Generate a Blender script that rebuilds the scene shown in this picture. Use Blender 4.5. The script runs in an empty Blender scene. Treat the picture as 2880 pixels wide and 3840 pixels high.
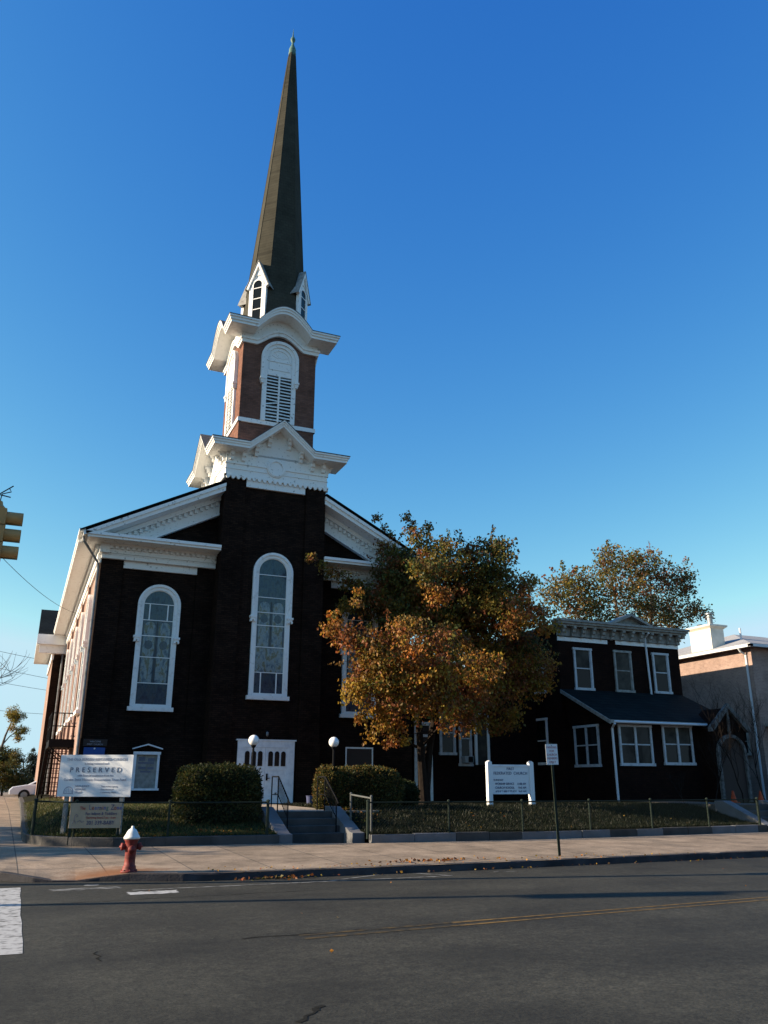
import bpy, math, random
from mathutils import Vector, Matrix
R = math.radians
rnd = random.Random(11)
S = bpy.context.scene
COL = S.collection
# ---------------------------------------------------------------- camera
cam = bpy.data.objects.new("camera", bpy.data.cameras.new("camera"))
COL.objects.link(cam)
YAW, PITCH, ROLL = 0.4022, 0.3174, 0.0028
fw = Vector((math.cos(PITCH)*math.sin(YAW), math.cos(PITCH)*math.cos(YAW), math.sin(PITCH)))
ri = Vector((math.cos(YAW), -math.sin(YAW), 0)); up = ri.cross(fw)
ri2 = ri*math.cos(ROLL) + up*math.sin(ROLL); up2 = ri2.cross(fw)
cam.matrix_world = Matrix(((ri2.x, up2.x, -fw.x, 0), (ri2.y, up2.y, -fw.y, 0), (ri2.z, up2.z, -fw.z, 1.6), (0, 0, 0, 1)))
cam.data.sensor_fit = 'VERTICAL'; cam.data.sensor_height = 24.0; cam.data.lens = 24*3075.52/3840
cam.data.clip_end = 3000
S.camera = cam
# ---------------------------------------------------------------- light
SUN_EL, SUN_AZ = R(21), R(14)              # sun to the left, slightly behind the facade plane
sdir = Vector((-math.cos(SUN_AZ)*math.cos(SUN_EL), math.sin(SUN_AZ)*math.cos(SUN_EL), math.sin(SUN_EL)))
w = bpy.data.worlds.new("World"); S.world = w; w.use_nodes = True
nt = w.node_tree; nt.nodes.clear()
sky = nt.nodes.new('ShaderNodeTexSky'); sky.sky_type = 'NISHITA'; sky.sun_disc = False
sky.sun_elevation = SUN_EL; sky.sun_rotation = math.atan2(sdir.x, sdir.y)
sky.altitude = 0; sky.air_density = 1.0; sky.dust_density = 0.3; sky.ozone_density = 3.0
# the clear sky's colour: each channel of the model sky gets its own gain and contrast (deep blue above, pale towards the horizon)
STR = 0.09
bg = nt.nodes.new('ShaderNodeBackground'); bg.inputs[1].default_value = STR
wo = nt.nodes.new('ShaderNodeOutputWorld')
sep = nt.nodes.new('ShaderNodeSeparateColor'); com = nt.nodes.new('ShaderNodeCombineColor'); nt.links.new(sky.outputs[0], sep.inputs[0])
def wm(op, a, b):
    x = nt.nodes.new('ShaderNodeMath'); x.operation = op
    if not hasattr(a, 'links'): x.inputs[0].default_value = a
    else: nt.links.new(a, x.inputs[0])
    x.inputs[1].default_value = b; return x.outputs[0]
EXPOSURE = 1.1
for i, (gam, k, top) in enumerate(((2.02, 12.4, .56), (1.28, 3.62, .81), (0.53, 1.40, 1.0))):
    v = wm('MULTIPLY', wm('POWER', wm('MULTIPLY', sep.outputs[i], STR), gam), k)
    v = wm('DIVIDE', wm('MINIMUM', v, top), STR*2**EXPOSURE)
    if i == 1: green = v
    if i == 2:
        mxn = nt.nodes.new('ShaderNodeMath'); mxn.operation = 'MAXIMUM'; nt.links.new(v, mxn.inputs[0]); nt.links.new(wm('MULTIPLY', green, 1.14), mxn.inputs[1]); v = mxn.outputs[0]
    nt.links.new(v, com.inputs[i])
nt.links.new(com.outputs[0], bg.inputs[0]); nt.links.new(bg.outputs[0], wo.inputs[0])
sl = bpy.data.lights.new("sun", 'SUN'); sl.energy = 5.0; sl.angle = R(0.5); sl.color = (1.0, 0.83, 0.61)
so = bpy.data.objects.new("sun", sl); COL.objects.link(so)
so.rotation_euler = (-sdir).to_track_quat('-Z', 'Y').to_euler()
S.view_settings.view_transform = 'Standard'; S.view_settings.look = 'None'
S.view_settings.exposure = EXPOSURE; S.view_settings.gamma = 1.0; S.view_settings.use_curve_mapping = False
S.cycles.max_bounces = 6; S.cycles.use_denoising = True

# ---------------------------------------------------------------- mesh builder
class MB:
    def __init__(s, M=None): s.v = []; s.f = []; s.m = []; s.c = []; s.M = M or Matrix(); s.sm = []; s.smooth = False
    def add(s, vs, fs, mi=0, col=None):
        b = len(s.v); s.v += [s.M @ Vector(p) for p in vs]
        for f in fs: s.f.append([b+i for i in f]); s.m.append(mi); s.c.append(col); s.sm.append(s.smooth)
    def box(s, x0, x1, y0, y1, z0, z1, mi=0):
        s.add([(x0,y0,z0),(x1,y0,z0),(x1,y1,z0),(x0,y1,z0),(x0,y0,z1),(x1,y0,z1),(x1,y1,z1),(x0,y1,z1)],
              [(0,3,2,1),(4,5,6,7),(0,1,5,4),(1,2,6,5),(2,3,7,6),(3,0,4,7)], mi)
    def prism(s, pts, d0, d1, mi=0, back=None):        # pts (x,z) counter-clockwise seen from -y, extruded in y
        n = len(pts); bk = back or pts
        s.add([(x,d0,z) for x,z in pts]+[(x,d1,z) for x,z in bk],
              [list(range(n)), list(range(2*n-1, n-1, -1))]+[(i, n+i, n+(i+1)%n, (i+1)%n) for i in range(n)], mi)
    def slab(s, pts, z0, z1, mi=0):                    # pts (x,y) extruded in z
        n = len(pts)
        s.add([(x,y,z0) for x,y in pts]+[(x,y,z1) for x,y in pts],
              [list(range(n-1,-1,-1)), list(range(n,2*n))]+[(i,(i+1)%n,n+(i+1)%n,n+i) for i in range(n)], mi)
    def ring(s, outer, inner, d0, d1, mi=0, closed=True):   # band between two polylines in (x,z), extruded in y
        n = len(outer); V = []
        for d in (d0, d1): V += [(x,d,z) for x,z in outer]+[(x,d,z) for x,z in inner]
        F = []; k = n if closed else n-1
        for i in range(k):
            j = (i+1) % n
            F += [(i,j,n+j,n+i), (2*n+i,3*n+i,3*n+j,2*n+j), (i,2*n+i,2*n+j,j), (n+i,n+j,3*n+j,3*n+i)]
        if not closed: F += [(0,n,3*n,2*n), (n-1,3*n-1,4*n-1,2*n-1)]
        s.add(V, F, mi)
    def tube(s, pts, rs, n=8, mi=0, col=None):
        pts = [Vector(p) for p in pts]
        if not isinstance(rs, (list, tuple)): rs = [rs]*len(pts)
        V = []; F = []
        t0 = (pts[1]-pts[0]).normalized(); a = t0.orthogonal().normalized()
        for i, p in enumerate(pts):
            t = (pts[min(i+1, len(pts)-1)]-pts[max(i-1, 0)]).normalized()
            a = (a - t*a.dot(t)).normalized(); b = t.cross(a)
            V += [p+(a*math.cos(2*math.pi*k/n)+b*math.sin(2*math.pi*k/n))*rs[i] for k in range(n)]
        for i in range(len(pts)-1):
            for k in range(n): F.append((i*n+k, i*n+(k+1)%n, (i+1)*n+(k+1)%n, (i+1)*n+k))
        F += [list(range(n-1,-1,-1)), list(range((len(pts)-1)*n, len(pts)*n))]
        s.add(V, F, mi, col)
    def lathe(s, prof, c=(0,0,0), n=24, mi=0, axis='z'):
        V = []; F = []
        for r, z in prof:
            for k in range(n):
                a = 2*math.pi*k/n; x, y = r*math.cos(a), r*math.sin(a)
                p = (x,y,z) if axis == 'z' else ((z,x,y) if axis == 'x' else (x,z,y))
                V.append((c[0]+p[0], c[1]+p[1], c[2]+p[2]))
        for i in range(len(prof)-1):
            for k in range(n): F.append((i*n+k, i*n+(k+1)%n, (i+1)*n+(k+1)%n, (i+1)*n+k))
        F += [list(range(n-1,-1,-1)), list(range((len(prof)-1)*n, len(prof)*n))]
        s.add(V, F, mi)
    def build(s, name, mats, parent=None, bevel=0, label=None):
        me = bpy.data.meshes.new(name)
        o0 = parent.matrix_world.translation.copy() if parent else Vector((0,0,0))
        me.from_pydata([tuple(p-o0) for p in s.v], [], s.f)
        if not isinstance(mats, (list, tuple)): mats = [mats]
        for m in mats: me.materials.append(m)
        me.polygons.foreach_set('material_index', s.m)
        me.polygons.foreach_set('use_smooth', s.sm)
        if any(c is not None for c in s.c):
            at = me.color_attributes.new('Col', 'FLOAT_COLOR', 'CORNER'); buf = []
            for p, c in zip(s.f, s.c): buf += list((c or (.1,.1,.1))+(1,) if c is None or len(c) == 3 else c)*len(p)
            at.data.foreach_set('color', buf)
        me.validate(); me.update()
        o = bpy.data.objects.new(name, me); COL.objects.link(o)
        if parent: o.parent = parent; o.matrix_world = Matrix.Translation(o0)
        if bevel:
            b = o.modifiers.new('bevel', 'BEVEL'); b.width = bevel; b.segments = 2; b.limit_method = 'ANGLE'; b.angle_limit = R(40)
        if label: o['label'] = label
        return o

def tag(o, label, cat, group=None, kind=None):
    o['label'] = label; o['category'] = cat
    if group: o['group'] = group
    if kind: o['kind'] = kind
    return o
def thing(name, loc, label, cat, group=None):
    o = bpy.data.objects.new(name, None); COL.objects.link(o); o.location = loc; o.empty_display_size = .2
    o.matrix_world = Matrix.Translation(loc)
    return tag(o, label, cat, group)
def struct(o): o['kind'] = 'structure'; return o
def face(x, y, ang):     # local frame of a wall: x along it (to the right seen from outside), y into it
    return Matrix.Translation((x, y, 0)) @ Matrix.Rotation(R(ang), 4, 'Z')
FRONT, LEFT, RIGHT, BACK = 0, -90, 90, 180

# ---------------------------------------------------------------- materials
MAT = {}
def mat(name, base, rough=.7, spec=.3, metal=0, noise=None, bump=0, bscale=20, trans=0):
    m = bpy.data.materials.new(name); m.use_nodes = True; n = m.node_tree; b = n.nodes['Principled BSDF']
    b.inputs['Base Color'].default_value = (*base, 1); b.inputs['Roughness'].default_value = rough
    b.inputs['Specular IOR Level'].default_value = spec; b.inputs['Metallic'].default_value = metal
    g = n.nodes.new('ShaderNodeNewGeometry')
    if noise:           # (colour2, scale, low, high)
        c2, sc, lo, hi = noise
        t = n.nodes.new('ShaderNodeTexNoise'); t.inputs['Scale'].default_value = sc; t.inputs['Detail'].default_value = 6
        n.links.new(g.outputs['Position'], t.inputs['Vector'])
        r = n.nodes.new('ShaderNodeValToRGB'); r.color_ramp.elements[0].position = lo; r.color_ramp.elements[1].position = hi
        r.color_ramp.elements[0].color = (*base, 1); r.color_ramp.elements[1].color = (*c2, 1)
        n.links.new(t.outputs['Fac'], r.inputs[0]); n.links.new(r.outputs[0], b.inputs['Base Color'])
    if bump:
        t2 = n.nodes.new('ShaderNodeTexNoise'); t2.inputs['Scale'].default_value = bscale; t2.inputs['Detail'].default_value = 5
        n.links.new(g.outputs['Position'], t2.inputs['Vector'])
        bu = n.nodes.new('ShaderNodeBump'); bu.inputs['Strength'].default_value = bump; bu.inputs['Distance'].default_value = .02
        n.links.new(t2.outputs['Fac'], bu.inputs['Height']); n.links.new(bu.outputs[0], b.inputs['Normal'])
    MAT[name] = m; return m
def N(m, kind, **kw):
    x = m.node_tree.nodes.new(kind)
    for k, v in kw.items(): setattr(x, k, v)
    return x
def wallvec(m, along=None):      # (x+y, z) works on every axis-aligned wall
    g = N(m, 'ShaderNodeNewGeometry'); sp = N(m, 'ShaderNodeSeparateXYZ'); a = N(m, 'ShaderNodeMath', operation='ADD'); cb = N(m, 'ShaderNodeCombineXYZ')
    L = m.node_tree.links.new
    L(g.outputs['Position'], sp.inputs[0]); L(sp.outputs[0], a.inputs[0]); L(sp.outputs[1], a.inputs[1]); L(a.outputs[0], cb.inputs[0]); L(sp.outputs[2], cb.inputs[1])
    return cb.outputs[0], g.outputs['Position']
def brick(name, c1, c2, mortar, bw=.22, bh=.072, ms=.008, rough=.85, blotch=.35, bump=.5, off=.5):
    m = mat(name, c1, rough, .04); L = m.node_tree.links.new; b = m.node_tree.nodes['Principled BSDF']
    v, pos = wallvec(m)
    t = N(m, 'ShaderNodeTexBrick'); t.inputs['Color1'].default_value = (*c1,1); t.inputs['Color2'].default_value = (*c2,1); t.inputs['Mortar'].default_value = (*mortar,1)
    t.inputs['Scale'].default_value = 1; t.inputs['Brick Width'].default_value = bw; t.inputs['Row Height'].default_value = bh; t.inputs['Mortar Size'].default_value = ms
    t.inputs['Bias'].default_value = 0; t.offset = off
    L(v, t.inputs['Vector'])
    no = N(m, 'ShaderNodeTexNoise'); no.inputs['Scale'].default_value = .9; no.inputs['Detail'].default_value = 8; no.inputs['Roughness'].default_value = .7; L(pos, no.inputs['Vector'])
    mr = N(m, 'ShaderNodeMapRange'); mr.inputs[1].default_value = .3; mr.inputs[2].default_value = .7; mr.inputs[3].default_value = 1-blotch; mr.inputs[4].default_value = 1+blotch; L(no.outputs['Fac'], mr.inputs[0])
    mx = N(m, 'ShaderNodeMix', data_type='RGBA', blend_type='MULTIPLY'); mx.inputs[0].default_value = 1
    L(t.outputs['Color'], mx.inputs[6]); L(mr.outputs[0], mx.inputs[7]); L(mx.outputs[2], b.inputs['Base Color'])
    bu = N(m, 'ShaderNodeBump'); bu.inputs['Strength'].default_value = bump; bu.inputs['Distance'].default_value = .012; bu.invert = True
    L(t.outputs['Fac'], bu.inputs['Height']); L(bu.outputs[0], b.inputs['Normal'])
    return m
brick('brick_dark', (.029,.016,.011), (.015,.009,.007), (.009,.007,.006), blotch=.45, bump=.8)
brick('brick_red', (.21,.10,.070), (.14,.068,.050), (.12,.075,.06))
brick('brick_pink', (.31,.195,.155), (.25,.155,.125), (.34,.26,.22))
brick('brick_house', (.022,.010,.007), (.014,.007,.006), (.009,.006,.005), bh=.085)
brick('brick_salmon', (.33,.225,.185), (.27,.185,.155), (.36,.27,.235))
brick('shingle', (.060,.056,.042), (.052,.048,.036), (.042,.039,.030), bw=.25, bh=.16, ms=.010, blotch=.25, bump=.3)
brick('shingle_dark', (.016,.021,.021), (.011,.014,.015), (.006,.008,.009), bw=.3, bh=.14, ms=.012)
brick('shingle_grey', (.36,.36,.36), (.30,.30,.31), (.20,.20,.20), bw=.3, bh=.14, ms=.008, blotch=.15)
mat('white_paint', (.86,.85,.82), .55, .3, noise=((.56,.53,.48), 6, .56, .86), bump=.15, bscale=14)
mat('white_worn', (.84,.83,.80), .6, .3, noise=((.30,.28,.25), 8.5, .60, .74), bump=.2, bscale=14)
mat('white_shaded', (.52,.53,.54), .6, .2, noise=((.34,.34,.33), 7, .5, .75))  # white paint darkened: deep shade on these window frames put into the colour
mat('white_door', (.84,.86,.88), .5, .3, noise=((.62,.64,.68), 5, .45, .8))
mat('trim_grey', (.33,.32,.29), .7, .2, noise=((.18,.165,.145), 6, .4, .75))
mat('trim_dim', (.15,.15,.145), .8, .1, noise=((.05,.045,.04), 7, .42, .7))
mat('rail_grey', (.10,.105,.10), .7, .2)
mat('line_yellow_worn', (.085,.058,.024), .85, .2, noise=((.030,.028,.022), 7, .38, .60))
mat('wood_shadow', (.05,.05,.05), .9, .1)
mat('copper', (.12,.22,.175), .6, .3, noise=((.06,.11,.085), 5, .4, .7))
mat('roof_metal', (.07,.07,.075), .6, .3)
mat('black_iron', (.010,.010,.011), .8, .1)
mat('rust_iron', (.10,.035,.025), .7, .3, noise=((.04,.02,.018), 8, .4, .7))
mat('pipe_grey', (.22,.23,.24), .5, .4, noise=((.12,.11,.10), 5, .4, .7))
mat('white_pipe', (.62,.64,.66), .45, .4)
mat('cream_stucco', (.74,.70,.60), .8, .2, noise=((.64,.60,.5), 3, .4, .7))
mat('hydrant_red', (.22,.034,.027), .6, .3, noise=((.11,.018,.014), 14, .42, .66), bump=.15, bscale=30)
mat('hydrant_white', (.74,.74,.70), .5, .4, noise=((.6,.58,.5), 9, .5, .8))
mat('signal_yellow', (.52,.27,.085), .55, .4, noise=((.42,.22,.07), 6, .4, .7))
mat('dark_lens', (.02,.02,.02), .3, .5)
mat('galvanised', (.26,.28,.28), .45, .5, .6)
mat('green_post', (.022,.032,.024), .8, .15, noise=((.055,.06,.048), 8, .55, .85))
mat('fence_green', (.016,.024,.019), .85, .1)
mat('globe', (.88,.86,.84), .25, .5)
mat('ink_dark', (.16,.17,.22), .7, .2)
mat('ink_grey', (.40,.41,.47), .7, .2)
mat('ink_blue', (.05,.10,.35), .7, .2); mat('ink_red', (.40,.06,.05), .7, .2); mat('ink_green', (.05,.22,.18), .7, .2); mat('ink_navy', (.07,.08,.16), .7, .2)
mat('board_white', (.80,.80,.79), .5, .3)
mat('board_tan', (.50,.375,.25), .6, .2, noise=((.42,.31,.20), 4, .4, .7))
mat('board_blue', (.030,.085,.30), .6, .3)
mat('board_brown', (.05,.035,.03), .7, .2)
mat('car_white', (.68,.70,.74), .25, .6)
mat('tyre', (.015,.015,.015), .8, .2)
mat('cone_orange', (.45,.06,.015), .6, .3)
mat('curtain', (.085,.075,.06), .8, .1, noise=((.03,.028,.025), 2.5, .35, .7))
mat('stone_block', (.13,.13,.132), .85, .2, noise=((.16,.16,.17), 2.2, .4, .65), bump=.4, bscale=12)
mat('concrete_old', (.085,.08,.076), .9, .2, noise=((.045,.043,.04), 1.6, .35, .7), bump=.4, bscale=25)
mat('kerb_stone', (.065,.062,.065), .9, .2, noise=((.03,.029,.032), 2.2, .35, .7), bump=.5, bscale=25)
mat('landing', (.40,.34,.28), .9, .2, noise=((.30,.25,.2), 2, .35, .7))
mat('bark', (.020,.015,.012), .95, .1, noise=((.012,.009,.008), 7, .4, .7), bump=.8, bscale=18)
mat('bark_pale', (.16,.13,.11), .9, .2, noise=((.09,.075,.065), 7, .4, .7), bump=.6, bscale=18)
mat('line_white', (.40,.40,.39), .85, .2, noise=((.07,.07,.065), 8, .48, .70))
mat('line_faint', (.20,.20,.19), .85, .2, noise=((.042,.042,.04), 6, .40, .66))
mat('line_yellow', (.17,.105,.035), .85, .2, noise=((.04,.036,.028), 7, .44, .72))
mat('crack', (.016,.016,.014), .95, .1)
mat('soil', (.05,.04,.03), .95, .1, noise=((.09,.075,.05), 3, .4, .7), bump=.4)
mat('ac_grey', (.30,.31,.32), .5, .3)
mat('wire', (.02,.02,.022), .6, .3)
def glass(name, base, rough=.12, cells=None, spec=.5):
    m = mat(name, base, rough, spec); b = m.node_tree.nodes['Principled BSDF']; L = m.node_tree.links.new
    if cells:
        v, pos = wallvec(m)
        mp = N(m, 'ShaderNodeMapping'); mp.inputs['Scale'].default_value = (3.2, 1.5, 1); L(v, mp.inputs[0])
        no = N(m, 'ShaderNodeTexNoise'); no.inputs['Scale'].default_value = 2.0; no.inputs['Detail'].default_value = 3; L(mp.outputs[0], no.inputs['Vector'])
        r = N(m, 'ShaderNodeValToRGB'); cr = r.color_ramp; cr.elements[0].position = .3; cr.elements[1].position = .72
        cr.elements[0].color = (*cells[0],1); cr.elements[1].color = (*cells[-1],1)
        for i, c in enumerate(cells[1:-1]): e = cr.elements.new(.3+.42*(i+1)/(len(cells)-1)); e.color = (*c,1)
        vo = N(m, 'ShaderNodeTexVoronoi', feature='DISTANCE_TO_EDGE'); vo.inputs['Scale'].default_value = 2.4; L(mp.outputs[0], vo.inputs['Vector'])
        mr = N(m, 'ShaderNodeMapRange'); mr.inputs[2].default_value = .05; mr.inputs[3].default_value = .55; L(vo.outputs['Distance'], mr.inputs[0])
        mx = N(m, 'ShaderNodeMix', data_type='RGBA', blend_type='MULTIPLY'); mx.inputs[0].default_value = 1
        L(no.outputs['Fac'], r.inputs[0]); L(r.outputs[0], mx.inputs[6]); L(mr.outputs[0], mx.inputs[7]); L(mx.outputs[2], b.inputs['Base Color'])
    return m
glass('stained_glass', (.05,.08,.09), .16, [(.014,.027,.045),(.024,.048,.08),(.036,.07,.095),(.045,.066,.075),(.024,.045,.09)])
glass('stained_glass_pale', (.05,.08,.09), .25, [(.05,.08,.11),(.15,.21,.24),(.23,.28,.28),(.14,.13,.07),(.13,.21,.18)])
glass('pane_dark', (.010,.011,.012), .08, None, .16)
glass('pane_car', (.02,.025,.03), .05)
def leafmat(name, tr=.35):
    m = bpy.data.materials.new(name); m.use_nodes = True; n = m.node_tree; b = n.nodes['Principled BSDF']; L = n.links.new
    a = N(m, 'ShaderNodeAttribute', attribute_name='Col'); L(a.outputs['Color'], b.inputs['Base Color'])
    b.inputs['Roughness'].default_value = .5; b.inputs['Specular IOR Level'].default_value = .2
    t = N(m, 'ShaderNodeBsdfTranslucent'); L(a.outputs['Color'], t.inputs[0])
    mx = N(m, 'ShaderNodeMixShader'); mx.inputs[0].default_value = tr
    o = n.nodes['Material Output']; L(b.outputs[0], mx.inputs[1]); L(t.outputs[0], mx.inputs[2]); L(mx.outputs[0], o.inputs[0])
    MAT[name] = m; return m
leafmat('leaf'); leafmat('grass_blade', .25)
# asphalt: dark aggregate, paler worn lanes, patches
def asphalt():
    m = mat('asphalt', (.05,.05,.048), .82, .3); L = m.node_tree.links.new; b = m.node_tree.nodes['Principled BSDF']
    g = N(m, 'ShaderNodeNewGeometry')
    fine = N(m, 'ShaderNodeTexNoise'); fine.inputs['Scale'].default_value = 42; fine.inputs['Detail'].default_value = 6; fine.inputs['Roughness'].default_value = .75; L(g.outputs['Position'], fine.inputs['Vector'])
    mp = N(m, 'ShaderNodeMapping'); mp.inputs['Scale'].default_value = (.10, .85, 1); L(g.outputs['Position'], mp.inputs[0])
    big = N(m, 'ShaderNodeTexNoise'); big.inputs['Scale'].default_value = 1.0; big.inputs['Detail'].default_value = 7; big.inputs['Roughness'].default_value = .62; L(mp.outputs[0], big.inputs['Vector'])
    mp2 = N(m, 'ShaderNodeMapping'); mp2.inputs['Scale'].default_value = (.5, .5, 1); L(g.outputs['Position'], mp2.inputs[0])
    pat = N(m, 'ShaderNodeTexNoise'); pat.inputs['Scale'].default_value = 1.3; pat.inputs['Detail'].default_value = 5; L(mp2.outputs[0], pat.inputs['Vector'])
    r1 = N(m, 'ShaderNodeValToRGB'); r1.color_ramp.elements[0].position = .33; r1.color_ramp.elements[1].position = .68
    r1.color_ramp.elements[0].color = (.0175,.0168,.0125,1); r1.color_ramp.elements[1].color = (.036,.0342,.0252,1); L(big.outputs['Fac'], r1.inputs[0])
    mr = N(m, 'ShaderNodeMapRange'); mr.inputs[1].default_value = .35; mr.inputs[2].default_value = .65; mr.inputs[3].default_value = .35; mr.inputs[4].default_value = 1.9; L(fine.outputs['Fac'], mr.inputs[0])
    mr2 = N(m, 'ShaderNodeMapRange'); mr2.inputs[1].default_value = .35; mr2.inputs[2].default_value = .65; mr2.inputs[3].default_value = .70; mr2.inputs[4].default_value = 1.25; L(pat.outputs['Fac'], mr2.inputs[0])
    x1 = N(m, 'ShaderNodeMix', data_type='RGBA', blend_type='MULTIPLY'); x1.inputs[0].default_value = 1
    x2 = N(m, 'ShaderNodeMix', data_type='RGBA', blend_type='MULTIPLY'); x2.inputs[0].default_value = 1
    L(r1.outputs[0], x1.inputs[6]); L(mr.outputs[0], x1.inputs[7]); L(x1.outputs[2], x2.inputs[6]); L(mr2.outputs[0], x2.inputs[7]); L(x2.outputs[2], b.inputs['Base Color'])
    med = N(m, 'ShaderNodeTexNoise'); med.inputs['Scale'].default_value = 7; med.inputs['Detail'].default_value = 9; med.inputs['Roughness'].default_value = .8; L(g.outputs['Position'], med.inputs['Vector'])
    mr3 = N(m, 'ShaderNodeMapRange'); mr3.inputs[1].default_value = .35; mr3.inputs[2].default_value = .65; mr3.inputs[3].default_value = .62; mr3.inputs[4].default_value = 1.42; L(med.outputs['Fac'], mr3.inputs[0])
    x3 = N(m, 'ShaderNodeMix', data_type='RGBA', blend_type='MULTIPLY'); x3.inputs[0].default_value = 1; L(x2.outputs[2], x3.inputs[6]); L(mr3.outputs[0], x3.inputs[7]); L(x3.outputs[2], b.inputs['Base Color'])
    bu = N(m, 'ShaderNodeBump'); bu.inputs['Strength'].default_value = .8; bu.inputs['Distance'].default_value = .01; L(fine.outputs['Fac'], bu.inputs['Height']); L(bu.outputs[0], b.inputs['Normal'])
asphalt()
def pavement():          # sidewalk flags with joints, dirt and the rust stain round the hydrant
    m = mat('pavement', (.36,.31,.26), .9, .2); L = m.node_tree.links.new; b = m.node_tree.nodes['Principled BSDF']
    g = N(m, 'ShaderNodeNewGeometry')
    mp = N(m, 'ShaderNodeMapping'); mp.inputs['Location'].default_value = (-.55, -.4, 0); mp.inputs['Rotation'].default_value = (0,0,R(-1)); L(g.outputs['Position'], mp.inputs[0])
    t = N(m, 'ShaderNodeTexBrick'); t.offset = 0; t.inputs['Scale'].default_value = 1; t.inputs['Brick Width'].default_value = 1.5; t.inputs['Row Height'].default_value = 1.6; t.inputs['Mortar Size'].default_value = .012
    t.inputs['Color1'].default_value = (.305,.232,.168,1); t.inputs['Color2'].default_value = (.26,.20,.145,1); t.inputs['Mortar'].default_value = (.09,.08,.07,1); L(mp.outputs[0], t.inputs['Vector'])
    n1 = N(m, 'ShaderNodeTexNoise'); n1.inputs['Scale'].default_value = 1.1; n1.inputs['Detail'].default_value = 9; n1.inputs['Roughness'].default_value = .72; L(g.outputs['Position'], n1.inputs['Vector'])
    mr = N(m, 'ShaderNodeMapRange'); mr.inputs[1].default_value = .3; mr.inputs[2].default_value = .7; mr.inputs[3].default_value = .48; mr.inputs[4].default_value = 1.32; L(n1.outputs['Fac'], mr.inputs[0])
    n2 = N(m, 'ShaderNodeTexNoise'); n2.inputs['Scale'].default_value = 40; n2.inputs['Detail'].default_value = 3; L(g.outputs['Position'], n2.inputs['Vector'])
    mr3 = N(m, 'ShaderNodeMapRange'); mr3.inputs[1].default_value = .35; mr3.inputs[2].default_value = .65; mr3.inputs[3].default_value = .8; mr3.inputs[4].default_value = 1.18; L(n2.outputs['Fac'], mr3.inputs[0])
    x1 = N(m, 'ShaderNodeMix', data_type='RGBA', blend_type='MULTIPLY'); x1.inputs[0].default_value = 1
    x2 = N(m, 'ShaderNodeMix', data_type='RGBA', blend_type='MULTIPLY'); x2.inputs[0].default_value = 1
    L(t.outputs['Color'], x1.inputs[6]); L(mr.outputs[0], x1.inputs[7]); L(x1.outputs[2], x2.inputs[6]); L(mr3.outputs[0], x2.inputs[7])
    # rust
    d = N(m, 'ShaderNodeVectorMath', operation='DISTANCE'); d.inputs[1].default_value = (1.85, 16.95, 0.0)
    wob = N(m, 'ShaderNodeTexNoise'); wob.inputs['Scale'].default_value = 2.2; wob.inputs['Detail'].default_value = 4; L(g.outputs['Position'], wob.inputs['Vector'])
    L(g.outputs['Position'], d.inputs[0])
    ad = N(m, 'ShaderNodeMath', operation='ADD'); L(d.outputs['Value'], ad.inputs[0])
    sc = N(m, 'ShaderNodeMath', operation='MULTIPLY'); sc.inputs[1].default_value = 1.3; L(wob.outputs['Fac'], sc.inputs[0]); L(sc.outputs[0], ad.inputs[1])
    rr = N(m, 'ShaderNodeMapRange'); rr.inputs[1].default_value = .9; rr.inputs[2].default_value = 1.75; rr.inputs[3].default_value = .9; rr.inputs[4].default_value = 0; L(ad.outputs[0], rr.inputs[0])
    x3 = N(m, 'ShaderNodeMix', data_type='RGBA'); x3.inputs[7].default_value = (.20,.085,.035,1); L(rr.outputs[0], x3.inputs[0]); L(x2.outputs[2], x3.inputs[6])
    L(x3.outputs[2], b.inputs['Base Color'])
    bu = N(m, 'ShaderNodeBump'); bu.inputs['Strength'].default_value = .4; bu.inputs['Distance'].default_value = .01; L(n2.outputs['Fac'], bu.inputs['Height']); L(bu.outputs[0], b.inputs['Normal'])
pavement()
def lawnmat():
    m = mat('lawn_soil', (.010,.012,.005), .95, .05, noise=((.02,.018,.009), 1.4, .35, .68), bump=.6, bscale=30)
lawnmat()
M_ = MAT
def merge(g, h): b = len(g.v); g.v += h.v; g.f += [[b+i for i in f] for f in h.f]; g.m += h.m; g.c += h.c; g.sm += h.sm
# ================================================================ ground
def clamp(v, a=0., b=1.): return max(a, min(b, v))
def smooth(t): t = clamp(t); return t*t*(3-2*t)
def SW(y): return .02*clamp(y-16.2, 0, 22.5)                      # pavement rises gently away from the road
P_ = [(90,17.1),(60,16.8),(45,16.65),(30,16.5),(22,16.4),(18,16.35),(14,16.3),(11,16.22),(8,16.15),(6,16.15),(4,16.2),(3,16.3),(2.1,16.6),(1.6,16.75),(1.2,16.83),(.8,16.9),(.5,17.0),(-.05,17.4),(-.8,18.2),(-1.5,19.5),(-1.9,21.5),(-2,24),(-2,30),(-2,38.7),(-2,60),(-2,95)]
Q_ = [(90,23),(60,22.4),(45,21.9),(30,21.5),(22,21.1),(18,20.9),(14,20.75),(11,20.85),(8.6,21.0),(6.3,21.5),(4,21.6),(3,21.6),(2.3,21.7),(1.8,21.9),(1.4,22.1),(1.0,22.35),(.75,22.6),(.5,23.0),(.4,23.3),(.34,23.7),(.32,24.5),(.3,26),(.3,30),(.3,38.7),(.3,60),(.3,95)]
def gardenY(x):
    pts = sorted([q for q in Q_[:19]])
    if x <= pts[0][0]: return pts[0][1]
    for a, b in zip(pts, pts[1:]):
        if a[0] <= x <= b[0]: return a[1]+(b[1]-a[1])*(x-a[0])/(b[0]-a[0])
    return pts[-1][1]
def dip(x, t): return .115*max(0, 1-((x-1.05)/.8)**2)*max(0, 1-t/.3) if x < 3 else 0
g = MB()
ys = [(-1500,-.26),(16.2,-.26),(38.7,.19),(120,.19),(1500,.19)]
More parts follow.
